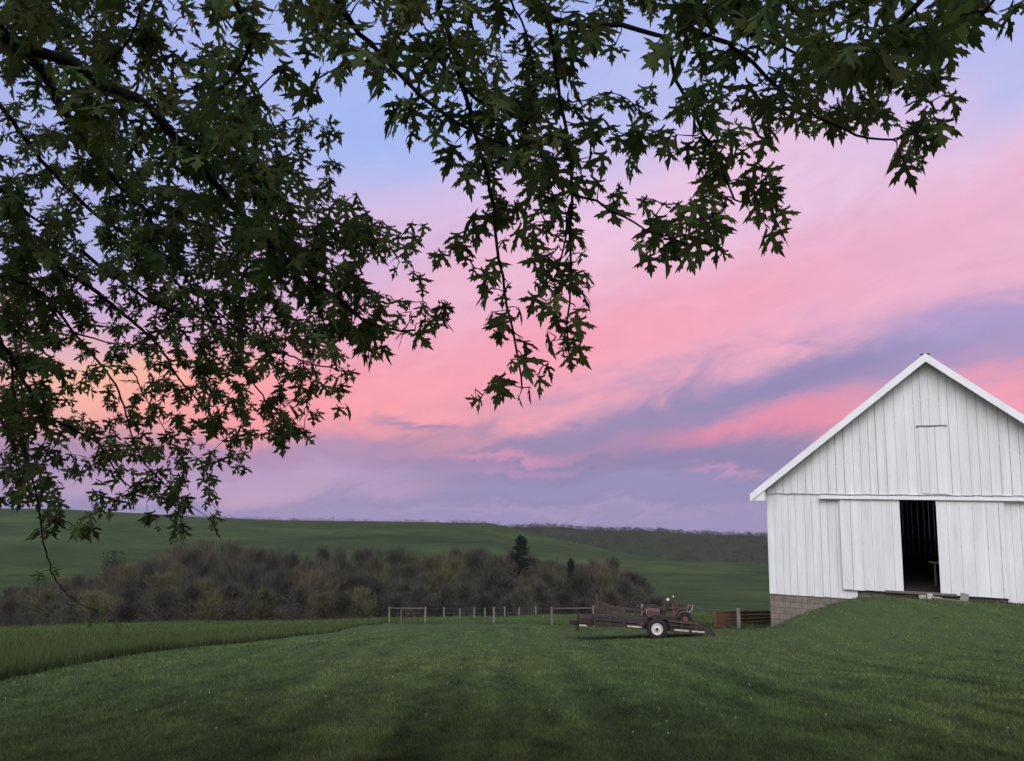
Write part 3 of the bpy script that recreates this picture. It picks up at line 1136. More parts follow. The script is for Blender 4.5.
    axm.tube([(0, -0.1, 0.345), (0, W + 0.1, 0.345)], 0.045, 8)
    axm.build("axle", M_BLACK, T)
    # reflective strips on the near side
    for a, b_ in ((-28, -14), (17, 31), (34, 46)):
        st = MB()
        st.box(((a + b_) / 2 * k, -0.034, zd + 0.0), ((b_ - a) * k, 0.006, 0.05))
        st.build("reflective_strip", M_REFL, T)
    rp = MB()
    rp.box((-13.5 * k, -0.05, zd + 0.10), (0.16, 0.03, 0.09))
    rp.build("side_marker", M_RED, T)
    # tail with a low dropped ramp
    rg = MB()
    e0, e1 = Vector((xr, 0.04, zd)), Vector((xe + 0.28, 0.04, zd - 0.12))
    f0, f1 = Vector((xr, W - 0.04, zd)), Vector((xe + 0.28, W - 0.04, zd - 0.12))
    for p, q in ((e0, e1), (f0, f1), (e1, f1)):
        rg.bar(p, q, 0.05, 0.05)
    for i in range(1, 6):
        rg.bar(e0.lerp(f0, i / 6), e1.lerp(f1, i / 6), 0.02, 0.02)
    rg.build("tail_ramp", M_BLACK, T)
    return T, zd + 0.095, k


TRAILER, DECK_Z, PXM = build_trailer()


def build_tractor():
    """Small old red machine on the trailer: hood to the left, seat to the right, two round lamps on the column."""
    base = TRAILER.matrix_basis @ Vector((0.53, 0.75, DECK_Z))
    t = empty("garden_tractor", base, R(-3))
    t.rotation_euler = (0, R(3.6), R(-5))
    t.scale = (0.80, 0.78, 0.80)
    tag(t, "small faded red garden tractor with two round pale lamps riding on the trailer", "tractor")
    k = PXM
    m = MB()
    m.box((-0.05, 0, 0.22), (1.25, 0.36, 0.12))
    m.build("chassis", M_BLACK, t, bevel=0.01)
    m = MB()      # hood: rounded top block at the left
    prof = [(-0.22, 0.27), (-0.23, 0.50), (-0.16, 0.58), (0.0, 0.60), (0.16, 0.58), (0.23, 0.50), (0.22, 0.27)]
    m.prism([(-1.02, y, z - 0.04) for y, z in prof], (0.55, 0, 0))
    m.build("hood", M_RED, t, bevel=0.02)
    m = MB()
    for z in (0.34, 0.41, 0.48):
        m.box((-1.03, 0, z - 0.02), (0.03, 0.34, 0.03))
    m.build("grille", M_REFL, t)
    m = MB()
    m.box((-0.32, 0, 0.42), (0.24, 0.3, 0.26))
    m.tube([(-0.38, -0.17, 0.3), (-0.38, -0.2, 0.62), (-0.34, -0.2, 0.72)], 0.03, 8)
    m.build("engine", M_BLACK, t)
    m = MB()
    m.tube([(0.16, 0, 0.26), (0.10, 0, 0.62), (0.02, 0, 0.86), (0.02, 0, 1.14)], [0.05, 0.045, 0.032, 0.028], 8)
    m.build("steering_column", M_RUST, t)
    m = MB()
    ring = [(0.02 + 0.09 * math.cos(a), 0.17 * math.sin(a), 0.86 + 0.12 * math.cos(a)) for a in [i * math.pi / 8 for i in range(17)]]
    m.tube(ring, 0.015, 6, False)
    m.build("steering_wheel", M_BLACK, t)
    m = MB()
    m.tube([(-0.14, -0.18, 0.99), (0.02, -0.02, 1.02), (0.10, 0.22, 1.09)], 0.014, 6)
    br = m.build("lamp_bar", M_BLACK, t)
    for c, r in (((-0.16, -0.2, 0.99), 0.062), ((0.10, 0.24, 1.07), 0.05)):
        m = MB()
        m.lathe(Vector(c), (-0.25, -1, 0.1), [(-0.1, 0.02), (-0.06, r * 0.75), (0.0, r), (0.02, r), (0.035, r * 0.6)], 16)
        m.build("lamp", M_CHROME, t)
    m = MB()
    m.prism([(0.42, y, z) for y, z in ((-0.2, 0.42), (0.2, 0.42), (0.2, 0.50), (-0.2, 0.50))], (0.34, 0, 0))
    m.prism([(0.72, -0.2, 0.5), (0.80, -0.2, 0.5), (0.86, -0.2, 0.74), (0.80, -0.2, 0.75)], (0, 0.4, 0))
    m.build("seat", M_SEAT, t, bevel=0.025)
    m = MB()
    m.tube([(0.35, -0.18, 0.25), (0.62, -0.2, 0.42), (0.9, -0.2, 0.66)], 0.02, 6)
    m.tube([(0.35, 0.18, 0.25), (0.62, 0.2, 0.42), (0.9, 0.2, 0.66)], 0.02, 6)
    m.tube([(0.88, -0.24, 0.65), (0.88, 0.24, 0.65)], 0.02, 6)
    m.tube([(0.88, -0.2, 0.65), (0.9, -0.2, 0.86)], 0.018, 6)
    m.build("lift_frame", M_REFL, t)
    for s in (-1, 1):
        m = MB()
        a0, r0 = Vector((0.62, s * 0.40, 0.0)), 0.27
        pts = [(math.cos(math.pi * i / 8) * 0.34, math.sin(math.pi * i / 8) * 0.32) for i in range(1, 8)]
        for i in range(len(pts) - 1):
            (x0, z0), (x1, z1) = pts[i], pts[i + 1]
            m.prism([(0.58 + x0, s * 0.38 - 0.12, 0.26 + z0), (0.58 + x1, s * 0.38 - 0.12, 0.26 + z1), (0.58 + x1 * .94, s * 0.38 - .12, 0.26 + z1 * .94), (0.58 + x0 * .94, s * 0.38 - .12, 0.26 + z0 * .94)], (0, 0.24, 0))
        m.build("mudguard", M_RED, t)
        for (xx, rr, ww) in ((0.58, 0.27, 0.2), (-0.72, 0.19, 0.13)):
            m = MB()
            m.lathe((xx, s * 0.38 - ww / 2, rr), (0, 1, 0), [(0, rr * .55), (0, rr * .85), (ww * .2, rr), (ww * .8, rr), (ww, rr * .85), (ww, rr * .55)], 20)
            w = m.build("wheel", M_TYRE, t)
            m = MB()
            m.lathe((xx, s * 0.38 - ww * 0.52, rr), (0, 1, 0), [(0, rr * .3), (0.01, rr * .56), (ww * 1.04 - 0.01, rr * .56), (ww * 1.04, rr * .3)], 16)
            m.build("rim", M_RUST, w)


build_tractor()


# ------------------------------------------------------------------ trees of the valley
M_TWIG = {
    "grey": tint_mat("bare_twigs", (0.041, 0.038, 0.030), 0.95, rand=.35),
    "rust": tint_mat("rusty_buds", (0.060, 0.049, 0.033), 0.95, rand=.25),
    "olive": tint_mat("olive_buds", (0.062, 0.058, 0.029), 0.95, rand=.3),
    "dark": tint_mat("dark_twigs", (0.032, 0.029, 0.026), 0.95, rand=.3),
}
M_NEEDLE = tint_mat("pine_needles", (0.008, 0.015, 0.010), 0.9)
M_EVER = tint_mat("evergreen_leaves", (0.018, 0.030, 0.014), 0.9)
M_TRUNK = mat("grey_trunk", (0.070, 0.063, 0.058), 0.95, 0.3, 2.0)
M_PALETRUNK = mat("pale_trunk", (0.13, 0.12, 0.11), 0.95, 0.3, 2.0)


def slivers(pts, dirs, L, W_, tint):
    """Thin triangles: one twig or leaf clump each."""
    n = len(pts)
    d = dirs / np.linalg.norm(dirs, axis=1, keepdims=True)
    r = rng.normal(size=(n, 3))
    s = np.cross(d, r)
    s /= np.linalg.norm(s, axis=1, keepdims=True) + 1e-9
    L, W_ = np.asarray(L)[:, None], np.asarray(W_)[:, None]
    v = np.stack([pts - s * W_ / 2, pts + s * W_ / 2, pts + d * L], 1).reshape(-1, 3)
    t = np.arange(n * 3).reshape(-1, 3)
    c = np.repeat(tint[:, None], 3, 0) * np.ones((1, 3))
    return v, t, c


def bare_tree(H, spread, kind, seed, ntw=4600):
    """A leafless or budding tree of height H: returns (trunk object, crown object)."""
    rs = np.random.default_rng(seed)
    rd = random.Random(seed)
    tr = MB()
    lead = [Vector((0, 0, -1.0))]
    for i in range(1, 7):
        lead.append(Vector((rd.uniform(-.25, .25), rd.uniform(-.25, .25), H * 0.88 * i / 6)))
    tr.tube(lead, [H * 0.017 * (1 - i / 7.5) + 0.02 for i in range(7)], 5)
    tips = []
    for i in range(16):
        t = rd.uniform(0.22, 0.95)
        b0 = lead[min(int(t * 6), 5)].lerp(lead[min(int(t * 6) + 1, 6)], t * 6 - int(t * 6))
        a = rd.uniform(0, 6.283)
        ln = spread * rd.uniform(0.55, 1.05) * (1.1 - 0.65 * t)
        e = b0 + Vector((math.cos(a) * ln, math.sin(a) * ln, ln * rd.uniform(0.5, 1.2)))
        e.z = min(e.z, H * rd.uniform(0.86, 1.0))
        mid = b0.lerp(e, 0.5) + Vector((0, 0, -0.12 * ln))
        tr.tube([b0, mid, e], [H * 0.005, H * 0.0035, 0.02], 4, False)
        tips += [(mid, ln), (e, ln), (b0.lerp(mid, .5), ln)]
    tips += [(p, spread * 0.35) for p in lead[3:]] + [(lead[6], spread * .4)] * 4
    tk = tr.build("trunk", M_PALETRUNK if seed % 3 == 0 else M_TRUNK)
    ii = rs.integers(0, len(tips), ntw)
    cen = np.array([tuple(t[0]) for t in tips])[ii]
    ln = np.array([t[1] for t in tips])[ii]
    off = rs.normal(size=(ntw, 3)) * (ln * 0.30)[:, None]
    pts = cen + off
    pts[:, 2] = np.clip(pts[:, 2], H * 0.06, H * 1.0)
    dirs = off * 0.8 + rs.normal(size=(ntw, 3)) * 0.28 + np.array([0, 0, 1.0])
    shade = rs.uniform(0.55, 1.5, ntw)
    v, t, c = slivers(pts, dirs, rs.uniform(0.5, 1.7, ntw), rs.uniform(0.03, 0.075, ntw), shade)
    cr = np_mesh("crown", v, t, M_TWIG[kind], cols=c)
    return tk, cr


def conifer(H, spread, seed):
    rs = np.random.default_rng(seed)
    rd = random.Random(seed)
    tr = MB()
    tr.tube([(0, 0, -1), (0, 0, H * .5), (0, 0, H)], [H * .018, H * .012, 0.03], 6)
    P, D = [], []
    z = H * 0.22
    while z < H:
        f = (1 - z / H)
        n = 5
        for k in range(n):
            a = rd.uniform(0, 6.283)
            ln = spread * (0.06 + 1.25 * f ** 0.8) * rd.uniform(0.35, 1.15)
            e = Vector((math.cos(a) * ln, math.sin(a) * ln, z + ln * rd.uniform(-0.15, 0.35)))
            tr.tube([(0, 0, z), e], [0.05, 0.015], 3, False)
            for _ in range(46):
                t = rd.uniform(0.2, 1.05)
                p = Vector((0, 0, z)).lerp(e, t) + Vector((rd.gauss(0, .22), rd.gauss(0, .22), rd.gauss(0, .16)))
                P.append(tuple(p))
                D.append((math.cos(a) + rd.gauss(0, .6), math.sin(a) + rd.gauss(0, .6), rd.gauss(0.2, .4)))
        z += H * 0.036
    tk = tr.build("trunk", M_TRUNK)
    P, D = np.array(P), np.array(D)
    n = len(P)
    v, t, c = slivers(P, D, rs.uniform(.35, .8, n), rs.uniform(.12, .26, n), rs.uniform(.5, 1.5, n))
    return tk, np_mesh("crown", v, t, M_NEEDLE, cols=c)


def evergreen_bush(H, spread, seed, m_):
    rs = np.random.default_rng(seed)
    n = 3200
    cl = rs.normal(size=(16, 3)) * np.array([spread * .45, spread * .45, H * .2]) + np.array([0, 0, H * .55])
    P = cl[rs.integers(0, 16, n)] + rs.normal(size=(n, 3)) * np.array([spread * .22, spread * .22, H * .15])
    P[:, 2] = np.clip(P[:, 2], 0.1, H)
    D = rs.normal(size=(n, 3)) + np.array([0, 0, .3])
    v, t, c = slivers(P, D, rs.uniform(.25, .6, n), rs.uniform(.15, .3, n), rs.uniform(.5, 1.5, n))
    tr = MB()
    tr.tube([(0, 0, -1), (0, 0, H * .7)], [0.12, 0.05], 5)
    return tr.build("trunk", M_TRUNK), np_mesh("crown", v, t, m_, cols=c)


def place_tree(protos, name, x, y, H_scale, w_scale, rz, label, cat, group=None, used=set()):
    tk, cr = protos
    r = empty(name, (x, y, h1(x, y)), rz)
    r.scale = (w_scale, w_scale, H_scale)
    tag(r, label, cat, group)
    first = tk.name not in used
    used.add(tk.name)
    for src in (tk, cr):
        if first:
            src.parent = r
        else:
            c = src.copy()
            col.objects.link(c)
            c.parent = r
    return r


TOPS = [(-60, 594), (0, 593), (25, 591), (60, 586), (90, 577), (120, 566), (160, 560), (190, 553), (240, 553), (300, 557), (340, 556),
        (380, 556), (430, 560), (480, 556), (510, 560), (560, 564), (600, 566), (630, 572), (652, 588), (668, 606), (700, 614)]
TPX, TPY = [a for a, _ in TOPS], [b for _, b in TOPS]


def build_valley_trees():
    kinds = {"grey": "bare grey-brown tree crowding the wooded strip below the far pasture",
             "dark": "leafless dark twiggy tree crowding the wooded strip below the far pasture",
             "rust": "budding rust-tinged tree in the wooded strip below the far pasture",
             "olive": "tree with yellow-olive spring buds in the wooded strip below the pasture"}
    grp = {"grey": "bare grey trees of the valley strip", "dark": "dark bare trees of the valley strip",
           "rust": "rusty budding trees of the valley strip", "olive": "olive budding trees of the valley strip"}
    nm = {"grey": "bare_tree", "dark": "dark_bare_tree", "rust": "rusty_tree", "olive": "budding_tree"}
    protos = {k: [bare_tree(10.0, 3.6, k, s, 4600) for s in ss] for k, ss in
              {"grey": (3, 4, 5, 6), "dark": (10, 11), "rust": (21, 23), "olive": (31, 33)}.items()}
    rd = random.Random(5)
    cnt = 0
    for row, (Ym, dpx, dy) in enumerate(((236, 15, 0), (200, 15, 8), (168, 15, 20), (138, 17, 34))):
        px = -40 + row * 5
        while px < 690:
            p = px + rd.uniform(-5, 5)
            Y = Ym + rd.uniform(-12, 12)
            t0 = np.interp(p, TPX, TPY)
            top = t0 + dy * min(1.0, (613 - t0) / 55) + rd.uniform(-6, 9)
            if top < 611 and not (row == 3 and p > 640):
                P = at(p, top, Y)
                H = (P.z - h1(P.x, P.y)) * 1.08
                if H > 2.0:
                    w = rd.random()
                    kind = "grey" if w < .60 else "dark" if w < .79 else "rust" if w < .87 else "olive"
                    if row == 3 and kind == "rust":
                        kind = "grey"
                    pr = rd.choice(protos[kind])
                    place_tree(pr, nm[kind], P.x, P.y, H / 10, max(0.7, min(1.25, H / 11 + .2)) * rd.uniform(.85, 1.15),
                               rd.uniform(0, 6.28), kinds[kind], "tree", grp[kind])
                    cnt += 1
            px += dpx * rd.uniform(0.8, 1.2)
    # thin bare trees rising over the thicket
    thin = [bare_tree(14, 3.4, "grey", s_, 1300) for s_ in (81, 84)]
    for p, top in ((150, 552), (172, 544), (188, 540), (222, 541), (246, 546), (272, 550), (306, 552), (355, 552), (392, 553), (446, 553), (470, 551), (492, 552), (538, 556), (553, 558), (612, 562)):
        Y = 225 + rd.uniform(-15, 15)
        P = at(p + rd.uniform(-3, 3), top, Y)
        H = P.z - h1(P.x, P.y)
        place_tree(rd.choice(thin), "thin_bare_tree", P.x, P.y, H / 14, rd.uniform(.7, 1.0), rd.uniform(0, 6.28),
                   "slender bare tree rising thinly above the valley thicket", "tree", "slender bare trees above the valley thicket")
        cnt += 1
    # trees that stand out
    def special(proto, name, px, top, Y, H0, w, label, cat, spread_h=None):
        P = at(px, top, Y)
        H = P.z - h1(P.x, P.y)
        place_tree(proto, name, P.x, P.y, H / H0, w, 0.6, label, cat)
    special(conifer(16, 4.3, 2), "pine_tree", 521, 536, 178, 16, 1.0, "tall dark pine rising above the bare trees of the valley", "pine tree")
    special(conifer(12, 2.2, 8), "small_conifer", 571, 560, 182, 12, 0.75, "shorter dark conifer to the right of the tall pine", "conifer")
    special(evergreen_bush(6, 5.0, 41, M_EVER), "evergreen_shrub", 55, 579, 245, 6, 1.1, "spreading dark evergreen shrub at the foot of the far pasture", "shrub")
    special(evergreen_bush(8, 2.8, 43, M_EVER), "round_evergreen", 116, 552, 250, 8, 1.0, "round dark evergreen tree above the left bare trees", "tree")
    special(bare_tree(14, 6.0, "olive", 63, 3600), "yellow_budding_tree", 330, 560, 205, 14, 0.95, "broad yellow-green budding tree in the middle of the strip", "tree")
    special(bare_tree(14, 5.0, "rust", 66, 3600), "broad_rusty_tree", 112, 572, 190, 14, 1.0, "broad rust-tinged budding tree left of the bare grey thicket", "tree")
    special(bare_tree(16, 7.0, "grey", 69, 1500), "tall_bare_tree", 205, 537, 240, 16, 1.0, "tallest thin bare tree fading against the far pasture", "tree")
    special(bare_tree(14, 5.5, "olive", 71, 3200), "olive_tree", 605, 566, 200, 14, 1.0, "olive budding tree at the right end of the wooded strip", "tree")
    return cnt


N_TREES = build_valley_trees()


def build_far_woods():
    """Far wooded hill and hedge line, read as one mass each."""
    def mass(name, pts, hs, ws, m_, label):
        V, T, C = [], [], []
        nb = 0
        per = 80
        for (x, y, z), H, w in zip(pts, hs, ws):
            d = rng.normal(size=(per, 3))
            d /= np.linalg.norm(d, axis=1, keepdims=True)
            p = d * np.array([w, w, H * .45]) * rng.uniform(.5, 1, (per, 1)) + np.array([x, y, z + H * .55])
            tone = rng.uniform(.6, 1.45)
            v, t, c = slivers(p, d + np.array([0, 0, .3]), rng.uniform(.4, .9, per) * H / 9, rng.uniform(.35, .8, per) * H / 9, tone * rng.uniform(.7, 1.3, per))
            # hue: some crowns greyer, some greener
            c = c * (np.array([1.15, .95, 1.0]) if rng.random() < .55 else np.array([.85, 1.15, .85]))
            V.append(v); T.append(t + nb); C.append(c)
            nb += len(v)
        o = np_mesh(name, np.concatenate(V), np.concatenate(T), m_, cols=np.concatenate(C))
        tag(o, label, kind="stuff")
        o["category"] = "woodland"
        return o
    m_w = tint_mat("far_wood", (0.028, 0.037, 0.026), 0.95)
    n = 8500
    u = rng.uniform(-0.12, 0.72, n)
    y = rng.uniform(600, 930, n)
    x = u * y
    z = hgt(x, y)
    h_ = rng.uniform(6, 8.2, n)
    mass("far_woodland", np.stack([x, y, z - 3.0], -1), h_, rng.uniform(2.5, 5.0, n), m_w, "distant wooded hill in spring grey-green beyond the pasture")
    n = 900
    u = rng.uniform(-0.62, 0.0, n)
    u = np.where(rng.random(n) < .7, rng.uniform(-.48, -.01, n), u)
    y = np.interp(u, [-0.6, 0.0], [560, 520]) + rng.uniform(4, 26, n)
    x = u * y
    z = hgt(x, y)
    big = sstep(-.5, -.35, u)
    mass("ridge_treeline", np.stack([x, y, z - 1.5], -1), rng.uniform(1.0, 4.2, n) * (0.25 + .75 * big), rng.uniform(1.5, 4, n), m_w, "thin dark line of trees along the pasture ridge")


build_far_woods()


# ------------------------------------------------------------------ haze
def build_haze():
    m = bpy.data.materials.new("haze")
    m.use_nodes = True
    nt = m.node_tree
    nt.nodes.clear()
    h = NT(nt)
    v = h.new("ShaderNodeVolumePrincipled")
    v.inputs["Color"].default_value = (0.80, 0.82, 0.88, 1)
    v.inputs["Density"].default_value = HAZE
    out = h.new("ShaderNodeOutputMaterial")
    nt.links.new(v.outputs[0], out.inputs["Volume"])
    mb = MB()
    zb = float(hgt(np.linspace(-3000, 3000, 61), np.full(61, 2600.0)).min()) - 40
    mb.box((0, 1270, (zb + 14) / 2), (5400, 2760, 14 - zb))
    o = mb.build("haze", m)
    tag(o, "thin evening haze over the valley", kind="stuff")
    o["category"] = "haze"


build_haze()

# ------------------------------------------------------------------ grass
M_GRASS = tint_mat("grass_blade", (0.071, 0.100, 0.040), 0.8, 0.25, 0.1)
M_MEADOW = tint_mat("meadow_blade", (0.050, 0.073, 0.029), 0.8, 0.25, 0.1)


def blades(x, y, Hh, Ww, lean=0.5, tint=None):
    n = len(x)
    z = hgt(x, y)
    a = rng.uniform(0, 6.283, n)
    l = rng.uniform(0.1, lean, n) * Hh
    b = rng.uniform(0, 6.283, n)
    base = np.stack([x, y, z - 0.01], -1)
    side = np.stack([np.cos(a), np.sin(a), np.zeros(n)], -1) * Ww[:, None] / 2
    tip = base + np.stack([np.cos(b) * l, np.sin(b) * l, Hh], -1)
    v = np.stack([base - side, base + side, tip], 1).reshape(-1, 3)
    t = np.arange(3 * n).reshape(-1, 3)
    if tint is None:
        g = rng.uniform(0.55, 1.5, n)
        tint = np.stack([g * rng.uniform(.85, 1.25, n), g, g * rng.uniform(.8, 1.1, n)], -1)
    return v, t, np.repeat(tint, 3, 0)


def value_noise(x, y, seed):
    """Smooth random patches in -1..1."""
    r = np.random.default_rng(seed).uniform(-1, 1, (256, 256))
    xi, yi = np.floor(x).astype(int), np.floor(y).astype(int)
    fx, fy = x - xi, y - yi
    fx, fy = fx * fx * (3 - 2 * fx), fy * fy * (3 - 2 * fy)
    g = lambda a, b: r[a % 256, b % 256]
    return (g(xi, yi) * (1 - fx) + g(xi + 1, yi) * fx) * (1 - fy) + (g(xi, yi + 1) * (1 - fx) + g(xi + 1, yi + 1) * fx) * fy


def in_barn(x, y, pad=0.05):
    lx = (x - BO.x) * BX.x + (y - BO.y) * BX.y
    q = (x - BO.x) * BY.x + (y - BO.y) * BY.y
    return (np.abs(lx) < 6.6) & (q > -pad) & (q < 16)


def build_grass():
    n = 520000
    y = 7.0 / (1 - rng.random(n) * (1 - 7.0 / 62.0))
    x = rng.uniform(-1, 1, n) * (0.66 * y + 2.5)
    keep = (meadow_side(x, y) < -0.2) & ~in_barn(x, y)
    x, y = x[keep], y[keep]
    n = len(x)
    sc = np.clip(y / 9, 1, 3.4) * 1.15
    clump = 0.75 + 0.5 * np.sin(x * 2.1 + 1.3 * np.sin(y * 1.7)) * np.sin(y * 2.3 + x)
    Hh = rng.uniform(0.022, 0.055, n) * (0.8 + 0.4 * clump)
    Ww = rng.uniform(0.006, 0.012, n) * sc
    g = rng.uniform(0.55, 1.5, n) * (0.85 + .25 * clump)
    tint = np.stack([g * rng.uniform(.82, 1.18, n), g, g * rng.uniform(.75, 1.1, n)], -1)
    ex, ey = x * EDGE_D.x + y * EDGE_D.y, -x * EDGE_D.y + y * EDGE_D.x
    mow = np.sin(ey * 4.6 + 0.9 * np.sin(ex * .13) + 0.5 * np.sin(ex * .41 + ey)) * (0.6 + 0.4 * np.sin(ex * .21 + ey * .37)) 
    vn = value_noise(ex * .12, ey * 2.2, 3) * .34 + value_noise(ex * .9, ey * 3.4, 5) * .36 + value_noise(x * 4, y * 2.2, 8) * .4 + value_noise(x * 11, y * 6, 9) * .3
    blot = np.sin(x * .31 + 2 * np.sin(y * .19)) * np.sin(y * .27 + 1.7 * np.sin(x * .23))
    tint *= np.clip(1 + 0.17 * mow + 0.06 * blot + 0.75 * vn, .35, 2.2)[:, None]
    tint[:, 0] *= 1 + 0.12 * blot
    for px, py, sx, sy in ((985, 622, 1.9, .5), (850, 621, 1.1, .4), (905, 606, 1.6, .35), (930, 640, 2.4, .5), (700, 640, 1.5, .4)):
        P = ground(px, py)
        k = np.exp(-((x - P.x) / sx) ** 2 - ((y - P.y) / sy) ** 2) * (0.6 + 0.4 * value_noise(x * 3, y * 3, 12))
        tint *= 1 + k[:, None] * np.array([.85, .35, .35])
    dry = rng.random(n) < 0.02
    tint[dry] *= np.array([1.9, 1.5, 1.6])
    v, t, c = blades(x, y, Hh, Ww, 0.9, tint)
    o = np_mesh("lawn_grass", v, t, M_GRASS, cols=c)
    tag(o, "short mown dark green lawn grass in the foreground", kind="stuff")
    o["category"] = "grass"
    n = 420000
    y = 14.0 / (1 - rng.random(n) * (1 - 14.0 / 112.0))
    x = rng.uniform(-1, 1, n) * (0.68 * y + 4)
    ms = meadow_side(x, y)
    keep = (ms > -0.3) & ~in_barn(x, y)
    x, y, ms = x[keep], y[keep], ms[keep]
    n = len(x)
    sc = np.clip(y / 18, 1, 6)
    Hh = rng.uniform(0.12, 0.30, n) * (1 + .35 * value_noise(x * .8, y * .8, 21)) * np.where(x > B1.x + 3, 0.55, 1.0)
    Ww = rng.uniform(0.008, 0.016, n) * sc
    g = rng.uniform(.55, 1.5, n) * (0.40 + 0.60 * sstep(-0.15, 0.3, ms))  # darker edge: old thatch plus the edge's shade put into the tint
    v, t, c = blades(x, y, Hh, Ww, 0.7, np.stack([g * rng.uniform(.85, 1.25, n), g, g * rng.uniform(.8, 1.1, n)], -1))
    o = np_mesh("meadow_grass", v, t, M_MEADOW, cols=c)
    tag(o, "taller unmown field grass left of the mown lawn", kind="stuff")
    o["category"] = "grass"
    # ragged grass round the posts and along the foundation
    X, Y = [], []
    for P in FENCE_PTS:
        k = 260
        X.append(P.x + rng.normal(size=k) * .7)
        Y.append(P.y + rng.normal(size=k) * .3)
    for px in np.linspace(769, 1024, 60):
        fx, _ = face(px, 600)
        k = 24
        p = BO + BX * fx - BY * 0.12
        X.append(p.x + rng.normal(size=k) * .12)
        Y.append(p.y - np.abs(rng.normal(size=k)) * .14)
    X, Y = np.concatenate(X), np.concatenate(Y)
    n = len(X)
    v, t, c = blades(X, Y, np.concatenate([rng.uniform(.1, .32, n - 1440), rng.uniform(.04, .13, 1440)]), rng.uniform(.012, .03, n), .6, np.stack([rng.uniform(.4, .9, n)] * 3, -1))
    o = np_mesh("ragged_grass", v, t, M_GRASS, cols=c)
    tag(o, "ragged uncut grass at fence posts and barn foot", kind="stuff")
    o["category"] = "grass"
    # dandelion heads
    n = 46
    y = 9.0 / (1 - rng.random(n) * (1 - 9.0 / 32.0))
    x = rng.uniform(-1, 1, n) * 0.66 * y
    keep = (meadow_side(x, y) < -.3) & ~in_barn(x, y)
    x, y = x[keep], y[keep]
    mb = MB()
    for a, b_ in zip(x, y):
        z = h1(a, b_)
        mb.tube([(a, b_, z), (a, b_, z + .045)], .0025, 3, False)
        mb.lathe((a, b_, z + .045), (0, 0, 1), [(0, .004), (.006, .011), (.012, .013), (.02, .008)], 7)
    o = mb.build("lawn_flowers", mat("dandelion", (0.26, 0.26, 0.15), 0.8, 0.3, 40))
    tag(o, "scattered pale dandelion heads in the mown lawn", kind="stuff")
    o["category"] = "flowers"


build_grass()

# ------------------------------------------------------------------ maple
DENS = """
99987366168677765578888888995373
8999834846778886676447568998891 4
46888587525677878610254589998500
56888799620365689744587577883300
57778799875032489866577363137300
76678899865100588851166321035100
85468888886320067783546636300000
88478888888764654830665320000000
98778888887665548404220000000000
98657888887764155740000000000000
98454677788875045640000000000000
87343576664320045320000000000000
87335576543100455100000000000000
76544565640000100000000000000000
76566543000000000000000000000000
67235620000000000000000000000000
05401210000000000000000000000000
""".replace(" ", "").split()
for r_, c0, c1 in ((4, 25, 32), (5, 21, 32), (6, 12, 14), (6, 18, 32), (7, 12, 32), (8, 12, 32), (9, 12, 32), (10, 12, 32), (11, 11, 32), (12, 12, 32), (13, 12, 32), (3, 28, 32)):
    DENS[r_] = DENS[r_][:c0] + "0" * (c1 - c0) + DENS[r_][c1:]
# single leaves of the hanging sprays: (x0, y0, scale, spots)
SPRAYS = [
    (400, 0, 1.641, "125,668 150,640 172,652 192,668 215,655 228,632 236,618 205,602 178,607 200,572 165,562 172,532 152,530 140,542 196,522 166,502 146,492 176,482 "
     "150,442 140,467 166,412 184,395 120,457 110,437 100,412 75,432 58,437 85,417 95,400 120,392 145,372 128,372 160,372 178,375 "
     "270,585 290,577 255,577 280,600 246,562 266,552 294,542 285,522 260,522 240,512 222,502 290,492 300,462 266,482 240,482 226,477 245,457 270,452 295,432 285,412 255,422 236,432 226,402 240,392 260,382 276,397 222,382 232,362 250,352 270,362 286,372 262,402 250,440 278,440 282,470 255,500 275,505 262,535"),
    (544, 160, 4.0, "220,130 300,132 262,180 312,180 290,212 400,202 470,222 440,262 420,290 490,290 540,206 540,262 600,232 622,270 570,290 640,290 690,280 660,330 610,350 560,352 570,412 690,382 712,412 390,372 410,422 450,352 480,382 480,435 500,362 430,392 610,212 462,300 520,285 "
     "640,30 620,60 650,70 700,22 760,22 640,112 680,102 650,142 670,182 640,180 722,202 702,72 665,30 690,140 740,190 830,50 880,82 822,102 860,112 900,112 792,142 832,132 880,152 920,142 800,212 852,202 900,222 930,262 892,302 862,252 910,322 880,190 845,160"),
    (740, 0, 3.606, "742,372 770,382 650,382 672,362 640,442 682,452 712,482 690,512 660,522 640,492 600,492 562,492 582,532 622,542 562,582 592,602 640,582 682,592 660,602 590,632 615,570 "
     "110,420 150,462 200,482 232,462 262,472 130,402 172,492 300,430 330,440 420,450 450,430 470,400 500,420 380,420 520,380 440,390"),
    (250, 200, 2.926, "500,292 560,342 570,377 530,382 480,332 470,372 500,362 482,422 450,402 522,342 580,332 455,420 500,390 "
     "400,112 440,132 480,102 500,142 470,212 432,202 482,242 380,92 360,82 490,172 350,110 385,140 410,160 340,75 440,230 460,160 335,130 320,90 "
     "370,300 400,310 420,330 430,365 390,340 350,400 340,430 355,420 365,370 395,385 410,470 385,460 360,470 340,480 "
     "360,330 380,320 345,350 "),
]
DENS[1] = "89998348467788866764475689988914"[:32]

MAPLE_BASE = Vector((-5.4, 0.6, 0))


